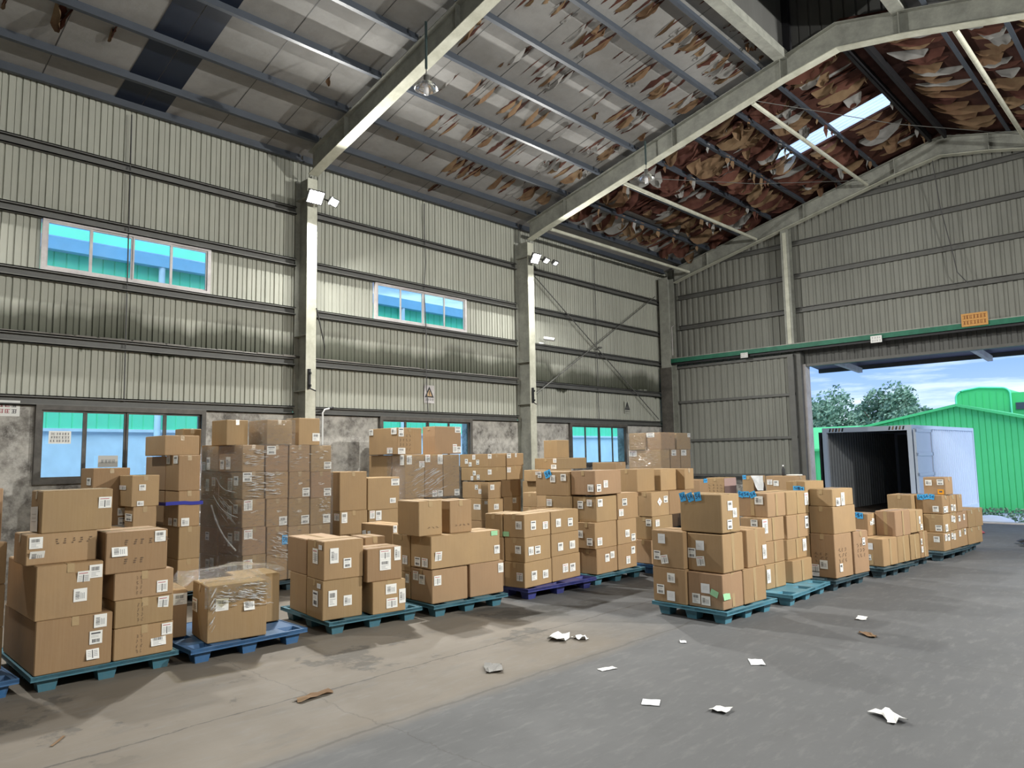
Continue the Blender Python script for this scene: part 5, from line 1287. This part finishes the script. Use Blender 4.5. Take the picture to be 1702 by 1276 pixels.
# loose cables
for pts, lab in (([(-4.35, 19.2, 8.7), (-4.3, 19.35, 7.6), (-4.12, 19.4, 6.4), (-4.06, 19.38, 5.95), (-3.86, 19.35, 5.65)], 'dark cable hanging down the gable wall from the ridge'),
                 ([(-11.5, 6.9, 4.55), (-11.7, 7.2, 3.9), (-11.8, 7.25, 3.75)], 'thin black wire looping off the nearer lit column'),
                 ([(-11.48, 19.0, 5.66), (-11.46, 18.86, 5.60), (-11.46, 18.86, 4.75)], 'thin pale conduit on the corner column')):
    b = MB(); b.tube(pts, .011, 6); tag(b.build('cable', 'wire' if 'pale' not in lab else 'alu'), lab, 'cable')
b = MB(); b.tube([(-11.3, 13.2, 6.72), (-9.0, 13.3, 6.9), (-5, 13.0, 8.1)], .006, 5)
# things on the rear pile by the jamb
r = empty('bottle', (-6.32, 14.4, 1.345)); tag(r, 'small dark bottle standing on the rear pile by the door jamb', 'bottle')
b = MB(); b.lathe([(0, 0), (.03, 0), (.032, .02), (.032, .12), (.012, .17), (.012, .2), (0, .2)], 14); b.build('bottle_body', 'black', r)
b = MB(); b.lathe([(.014, .185), (.014, .21), (0, .21)], 10); b.build('bottle_cap', 'white', r)
b = MB(); b.box((-6.27, 14.42, 1.345), (-6.02, 14.6, 1.365)); tag(b.build('foam_tray', 'label'), 'flat white foam tray beside the dark bottle', 'tray')
b = MB(); n = 8; v = []
for i in range(n+1):
    for j in range(5): v.append((-6.68-.26*j/4*(1-.5*i/n), 14.245-.012*math.sin(j*2+i), 1.345-.30*i/n))
b.add(v, [(i*5+j, (i+1)*5+j, (i+1)*5+j+1, i*5+j+1) for i in range(n) for j in range(4)], 0, True)
tag(b.build('plastic_sheet', 'plainpaper'), 'crumpled white plastic sheet hanging down the front of a rear box', 'plastic sheet')
# litter on the floor
def paper(x, y, w, l, rz, label, mat='plainpaper', crumple=.01, seed=1):
    rnd = random.Random(seed); b = MB(); n = 4; v = []
    for i in range(n+1):
        for j in range(n+1): v.append(((i/n-.5)*w+rnd.uniform(-.1, .1)*w*min(1, crumple*30), (j/n-.5)*l+rnd.uniform(-.1, .1)*l*min(1, crumple*30), .004+rnd.uniform(0, crumple)))
    b.add(v, [(i*(n+1)+j, (i+1)*(n+1)+j, (i+1)*(n+1)+j+1, i*(n+1)+j+1) for i in range(n) for j in range(n)], 0, False)
    tag(b.build('scrap_paper', mat, None, (x, y, 0), (0, 0, rz)), label, 'litter', 'litter on the floor')
paper(-4.86, 5.66, .17, .22, .4, 'crumpled torn paper, largest scrap, on the beige floor strip', 'plainpaper', .05, 3)
paper(-4.70, 5.80, .12, .16, 1.2, 'second torn piece touching the largest crumpled scrap', 'plainpaper', .045, 4)
paper(-3.88, 5.14, .07, .16, -.3, 'small white rectangular slip on the grey floor', 'label', .004, 5)
paper(-3.13, 4.66, .13, .13, .5, 'flat pale square of paper at the lower middle', 'plainpaper', .004, 6)
paper(-2.67, 4.84, .12, .12, .1, 'round-looking crushed paper right of the pale square', 'label', .02, 7)
paper(-1.75, 5.45, .14, .22, .9, 'folded pale paper lying farthest right on the floor', 'label', .04, 8)
paper(-3.02, 6.13, .12, .18, .6, 'faint flattened paper in the middle of the lane', 'plainpaper', .006, 9)
paper(-3.86, 6.33, .06, .09, .6, 'tiny scrap in front of the foremost right pallet', 'plainpaper', .01, 10)
paper(-2.92, 8.43, .10, .20, .2, 'small pale scrap farther along the lane', 'label', .01, 11)
paper(-2.61, 7.71, .10, .2, .9, 'brown wisp of cardboard along the lane', 'flap_tan', .02, 12)
paper(-4.62, 4.51, .14, .22, .8, 'grey wisp of plastic film on the beige strip', 'lining', .03, 13)
paper(-5.63, 1.50, .02, .18, .9, 'thin wooden splinter at the lower left', 'flap_tan', .004, 14)
paper(-5.15, 3.1, .10, .30, .1, 'thin strip of yellowish tape on the beige strip', 'flap_tan', .02, 15)
b = MB(); rnd = random.Random(4)
b.lathe([(0, 0), (.07, 0), (.11, .02), (.06, .06), (.0, .08)], 12); tag(b.build('rag', 'redink', None, (-3.84, 18.44, 0)), 'small reddish rag on the floor by the doorway', 'rag')
# hand pallet truck forks at the right edge
r = empty('pallet_truck', (-2.30, 16.75, 0), R(20)); tag(r, 'black forks of a hand pallet truck at the right edge', 'pallet truck')
for s in (-.2, .2):
    b = MB(); b.prism([(-.55, s-.08, .05), (-.45, s-.08, .09), (.6, s-.08, .10), (.6, s-.08, .03), (-.5, s-.08, .03)], (0, .16, 0)); b.build('fork', 'black', r)
    b = MB(); b.tube([(-.4, s-.05, .045), (-.4, s+.05, .045)], .04, 12); b.build('fork_roller', 'black', r)
b = MB(); b.box((.6, -.3, .03), (.8, .3, .35)); b.build('pump_body', 'black', r)

# ================================================================ OUTSIDE
# open container backed up to the dock
CX0, CX1, CL, CB, CT = -8.43, -5.98, 6.06, -.09, 2.50
ct = empty('shipping_container', ((CX0+CX1)/2, 22.0, CB), R(-2.0)); tag(ct, 'grey-white shipping container standing open beyond the doorway', 'container')
w = (CX1-CX0)/2; H = CT-CB
def corr(b, x, s, mi=0):
    y = .12; v = []; 
    while y < CL-.1:
        for dy, d in ((0, 0), (.07, 0), (.10, .035), (.17, .035)): 
            if y+dy < CL-.08: v += [(x-s*d, y+dy, .14), (x-s*d, y+dy, H-.10)]
        y += .20
    b.add(v, [(2*i, 2*i+2, 2*i+3, 2*i+1) for i in range(len(v)//2-1)], mi)
b = MB(); corr(b, w-.01, 1); b.box((w-.06, .04, .13), (w-.055, CL-.04, H-.05)); b.build('side_wall', 'contwhite', ct)
b = MB(); corr(b, -w+.01, -1); b.box((-w+.004, .04, .13), (-w+.009, CL-.04, H-.05)); b.build('side_wall', 'contin', ct)
b = MB(); b.box((-w+.05, .05, H-.06), (w-.05, CL-.05, H-.03)); b.build('roof_panel', 'contin', ct)
b = MB(); b.box((-w+.05, .05, .12), (w-.05, CL-.05, .15)); b.build('container_floor', 'bark', ct)
b = MB(); b.box((-w+.05, CL-.08, .12), (w-.05, CL-.05, H-.05)); b.build('end_wall', 'contin', ct)
b = MB()
for x in (-w, w-.12):
    for y in (0, CL-.12): b.box((x, y, 0), (x+.12, y+.12, H))
for x in (-w, w-.06): b.box((x, .12, 0), (x+.06, CL-.12, .14)); b.box((x, .12, H-.10), (x+.06, CL-.12, H))
for y in (0, CL-.10): b.box((-w+.12, y, H-.14), (w-.12, y+.10, H)); b.box((-w+.12, y, 0), (w-.12, y+.10, .14))
b.build('corner_frame', 'contwhite', ct)
b = MB()                                    # black and yellow hazard stripes on the header
for s in (-1, 1):
    for k in range(5):
        x = s*(w-.22-k*.09); b.add([(x-.02, -.003, H-.12), (x+.025, -.003, H-.12), (x+.05, -.003, H-.02), (x+.005, -.003, H-.02)], [(0, 1, 2, 3)], k % 2)
b.build('hazard_stripe', ['black', 'flap_tan'], ct)
dr = empty('door_leaf', (w+.02, -.02, .12)); dr.parent = ct; dr.rotation_euler = (0, 0, R(-4)); dr['label'] = 'right container door folded back along its side'
b = MB(); b.box((.02, 0, 0), (.06, 1.15, H-.24)); b.build('door_panel', 'contwhite', dr)
b = MB()
for z in (0, .52, 1.07, 1.62, H-.32): b.box((.06, 0, z), (.085, 1.15, z+.09))
for y in (0, 1.07): b.box((.06, y, 0), (.085, y+.08, H-.24))
b.build('door_frame', 'contwhite', dr)
dl = empty('door_leaf', (-w-.03, -.02, .12)); dl.parent = ct
b = MB(); b.box((-.07, 0, 0), (-.02, 1.15, H-.24)); b.build('door_panel', 'black', dl)
b = MB(); b.box((w+.0, 1.42, 1.55), (w+.012, 1.56, 1.72)); b.build('red_sticker', 'redink', ct)
for y in (.6, CL-1.4, CL-.6):
    for x in (-w+.1, w-.35):
        b = MB(); b.tube([(x, y, -.45), (x+.25, y, -.45)], .40, 20); b.build('wheel', 'black', ct)
b = MB(); b.box((-w+.3, .1, -.22), (-w+.45, CL, -.005)); b.box((w-.45, .1, -.22), (w-.3, CL, -.005)); b.build('chassis_beam', 'black', ct)
# wrapped bundle beyond the threshold
r = empty('wrapped_bundle', (-4.55, 23.3, -.95)); tag(r, 'low wrapped bundle on the ground beyond the doorway sill', 'bundle')
b = MB(); b.box((-.7, -.4, .0), (.7, .4, .5)); b.build('bundle_base', 'black', r)
b = MB(); b.lathe([(0, .98), (.25, .95), (.52, .85), (.6, .6), (.58, .5)], 16, (0, 0, 0)); b.build('bundle_cover', 'paleblue', r)
b = MB(); b.box((-8.0, 21.0, 0), (6, 21.3, .03)); struct(b.build('trim_3', 'alu'))
# green buildings
def gable_building(x0, xr, x1, y0, y1, zb, ze, zp, ze1, name, label, mat, plinth=0):
    r = empty(name, (xr, y0, zb)); tag(r, label, 'building')
    b = MB(); rr = ribs(x0, x1); v = []
    def zt(q): return ze+(zp-ze)*(q-x0)/(xr-x0) if q < xr else zp+(ze1-zp)*(q-xr)/(x1-xr)
    for q, d in rr: v += [(q-xr, d, plinth), (q-xr, d, zt(q)-zb)]
    b.add(v, [(2*i, 2*i+1, 2*i+3, 2*i+2) for i in range(len(rr)-1)])
    b.box((x0-xr-.01, .02, plinth), (x0-xr+.02, y1-y0, ze-zb)); b.build('gable_cladding', mat, r)
    b = MB(); v = [(x0-xr-.15, -.15, ze-zb), (0, -.15, zp-zb), (x1-xr, -.15, ze1-zb), (x0-xr-.15, y1-y0, ze-zb), (0, y1-y0, zp-zb), (x1-xr, y1-y0, ze1-zb)]
    w_ = [(a, c, z+.1) for a, c, z in v]; b.add(v+w_, [(0, 3, 4, 1), (1, 4, 5, 2), (6, 7, 10, 9), (7, 8, 11, 10), (0, 1, 7, 6), (1, 2, 8, 7), (0, 6, 9, 3)]); b.build('roof', mat, r)
    if plinth: b = MB(); b.box((x0-xr, .03, 0), (x1-xr, .3, plinth)); b.build('plinth', 'paleblue', r)
gable_building(-11.5, -7.3, 6, 33, 44, -.95, 2.62, 3.50, .0, 'green_shed', 'green sheet-clad shed with low gable behind the container', 'greenwall', .35)
r = empty('green_hall', (-9.85, 44.5, -.95)); tag(r, 'taller green hall with rounded corner rising behind the shed', 'building')
b = MB(); prof = [(0, .95)]
for k in range(7): a = math.pi-math.pi/2*k/6; prof.append((.42+.42*math.cos(a), 5.45+.42*math.sin(a)))
prof += [(1.1, 5.97), (2.1, 5.88)]
for k in range(1, 7): a = math.pi/2-math.pi/2*k/6; prof.append((2.1+.35*math.cos(a), 5.53+.35*math.sin(a)))
prof += [(2.45, .95)]
b.prism([(x, 0, z) for x, z in prof], (0, 14, 0)); b.build('hall_body', 'greenwall', r)
b = MB(); b.tube([(x, -.03, z) for x, z in prof], .05, 6); b.build('edge_trim', 'tealwall', r)
b = MB()
for q in range(1, 8): b.box((q*.31-.015, -.02, 1), (q*.31+.015, 0, 5.7))
b.build('cladding_rib', 'greenwall', r)
b = MB(); b.box((2.46, .3, .95), (16, 14, 5.62)); b.build('hall_wing', 'greenwall', r)
b = MB(); b.box((2.6, .25, 4.75), (16, .3, 5.1)); b.build('hall_window_band', 'canopy', r)
r = empty('green_outbuilding', (-14.5, 34, -.95)); tag(r, 'green outbuilding left of the container, cut by the door jamb', 'building')
b = MB(); rr = ribs(-22, -11.75); v = []
for q, d in rr: v += [(q+14.5, d, 0), (q+14.5, d, 2.85)]
b.add(v, [(2*i, 2*i+1, 2*i+3, 2*i+2) for i in range(len(rr)-1)]); b.build('cladding', 'greenwall', r)
b = MB(); b.prism([(-7.5, -.2, 2.8), (-7.5, 3.5, 3.9), (-7.5, 3.5, 4.0), (-7.5, -.2, 2.9)], (10.2, 0, 0)); b.build('roof', 'greenwall', r)
# neighbouring building across the alley, seen through the windows
r = empty('neighbour_building', (-22, 10, -.6)); tag(r, 'green-topped building with pale lower wall seen through the left windows', 'building')
b = MB(); rr = ribs(-14, 34, PR, .30); v = []
for q, d in rr: v += [(-d, q-10, 3.36), (-d, q-10, 8.2)]
b.add(v, [(2*i, 2*i+2, 2*i+3, 2*i+1) for i in range(len(rr)-1)]); b.build('cladding', 'tealwall', r)
b = MB(); b.box((-.3, -24, 0), (-.03, 24, 3.36)); b.box((-.05, -24, 3.30), (.06, 24, 3.38)); b.build('lower_wall', 'paleblue', r)
b = MB(); b.box((-.05, -24, 8.12), (.25, 24, 8.46)); b.build('gutter', 'gutter', r)
for y in (-2.0, 6.8):
    b = MB(); b.tube([(.15, y, 0), (.15, y, 8.2)], .09, 10); b.build('downpipe', 'paleblue', r)
b = MB(); b.add([(.2, -24, 8.5), (.2, 1.6, 8.5), (-6, 1.6, 10.6), (-6, -24, 10.6)], [(0, 1, 2, 3)]); b.build('roof', 'tealwall', r)
# trees and hedge
def tree(x, y, z, hgt, rad, label, seed, n=9500, mat='leaf', name='leafy_tree'):
    rnd = random.Random(seed); r = empty(name, (x, y, z)); tag(r, label, 'tree', 'trees beyond the yard')
    b = MB(); b.tube([(0, 0, 0), (.1, 0, hgt*.35), (-.1, .1, hgt*.7)], [rad*.09, rad*.06, rad*.02], 8)
    for k in range(6): a = k*1.05; b.tube([(.05, 0, hgt*(.3+.05*k)), (math.cos(a)*rad*.6, math.sin(a)*rad*.6, hgt*(.55+.05*k))], [rad*.035, rad*.01], 6)
    b.build('trunk', 'bark', r)
    b = MB(); cl = [(rnd.gauss(0, .42)*rad, rnd.gauss(0, .42)*rad, hgt*rnd.uniform(.35, .92), rad*rnd.uniform(.22, .42)) for _ in range(40)]
    for _ in range(n):
        cx_, cy_, cz_, cr_ = rnd.choice(cl); d = Vector((rnd.gauss(0, 1), rnd.gauss(0, 1), rnd.gauss(0, 1))).normalized()*cr_*rnd.uniform(.6, 1.05)
        p = Vector((cx_, cy_, cz_))+d*Vector((1, 1, .75)).length/1.6; s = rnd.uniform(.07, .19)
        a = Vector((rnd.gauss(0, 1), rnd.gauss(0, 1), rnd.gauss(0, 1))).normalized(); c = a.orthogonal().normalized()*s; e_ = a.cross(c).normalized()*s*.6
        b.add([p-c, p-e_, p+c, p+e_], [(0, 1, 2, 3)])
    tag(b.build('foliage', mat, r), kind='stuff')
tree(-19.2, 48, -.95, 6.2, 2.9, 'leafy tree left of centre behind the open container', 1)
tree(-17.0, 56, -.95, 7.4, 2.8, 'tallest leafy tree above the open container', 2)
tree(-25.6, 57, -.95, 6.8, 3.0, 'leafy tree half hidden by the door jamb', 3)
tree(-13.6, 50, -.95, 5.2, 2.0, 'lower leafy tree where the green gable begins', 4)
b = MB(); rnd = random.Random(8)
for _ in range(2500):
    p = Vector((rnd.uniform(-7.6, 2), 32.4+rnd.uniform(-.35, .35), -.95+rnd.uniform(0, .55))); s = rnd.uniform(.04, .09)
    a = Vector((rnd.gauss(0, 1), rnd.gauss(0, 1), rnd.gauss(0, 1))).normalized(); c = a.orthogonal().normalized()*s; e_ = a.cross(c)*.6
    b.add([p-c, p-e_, p+c, p+e_], [(0, 1, 2, 3)])
tag(b.build('low_hedge', 'leaf2'), 'low greyish hedge along the foot of the green shed', 'hedge', kind='stuff')
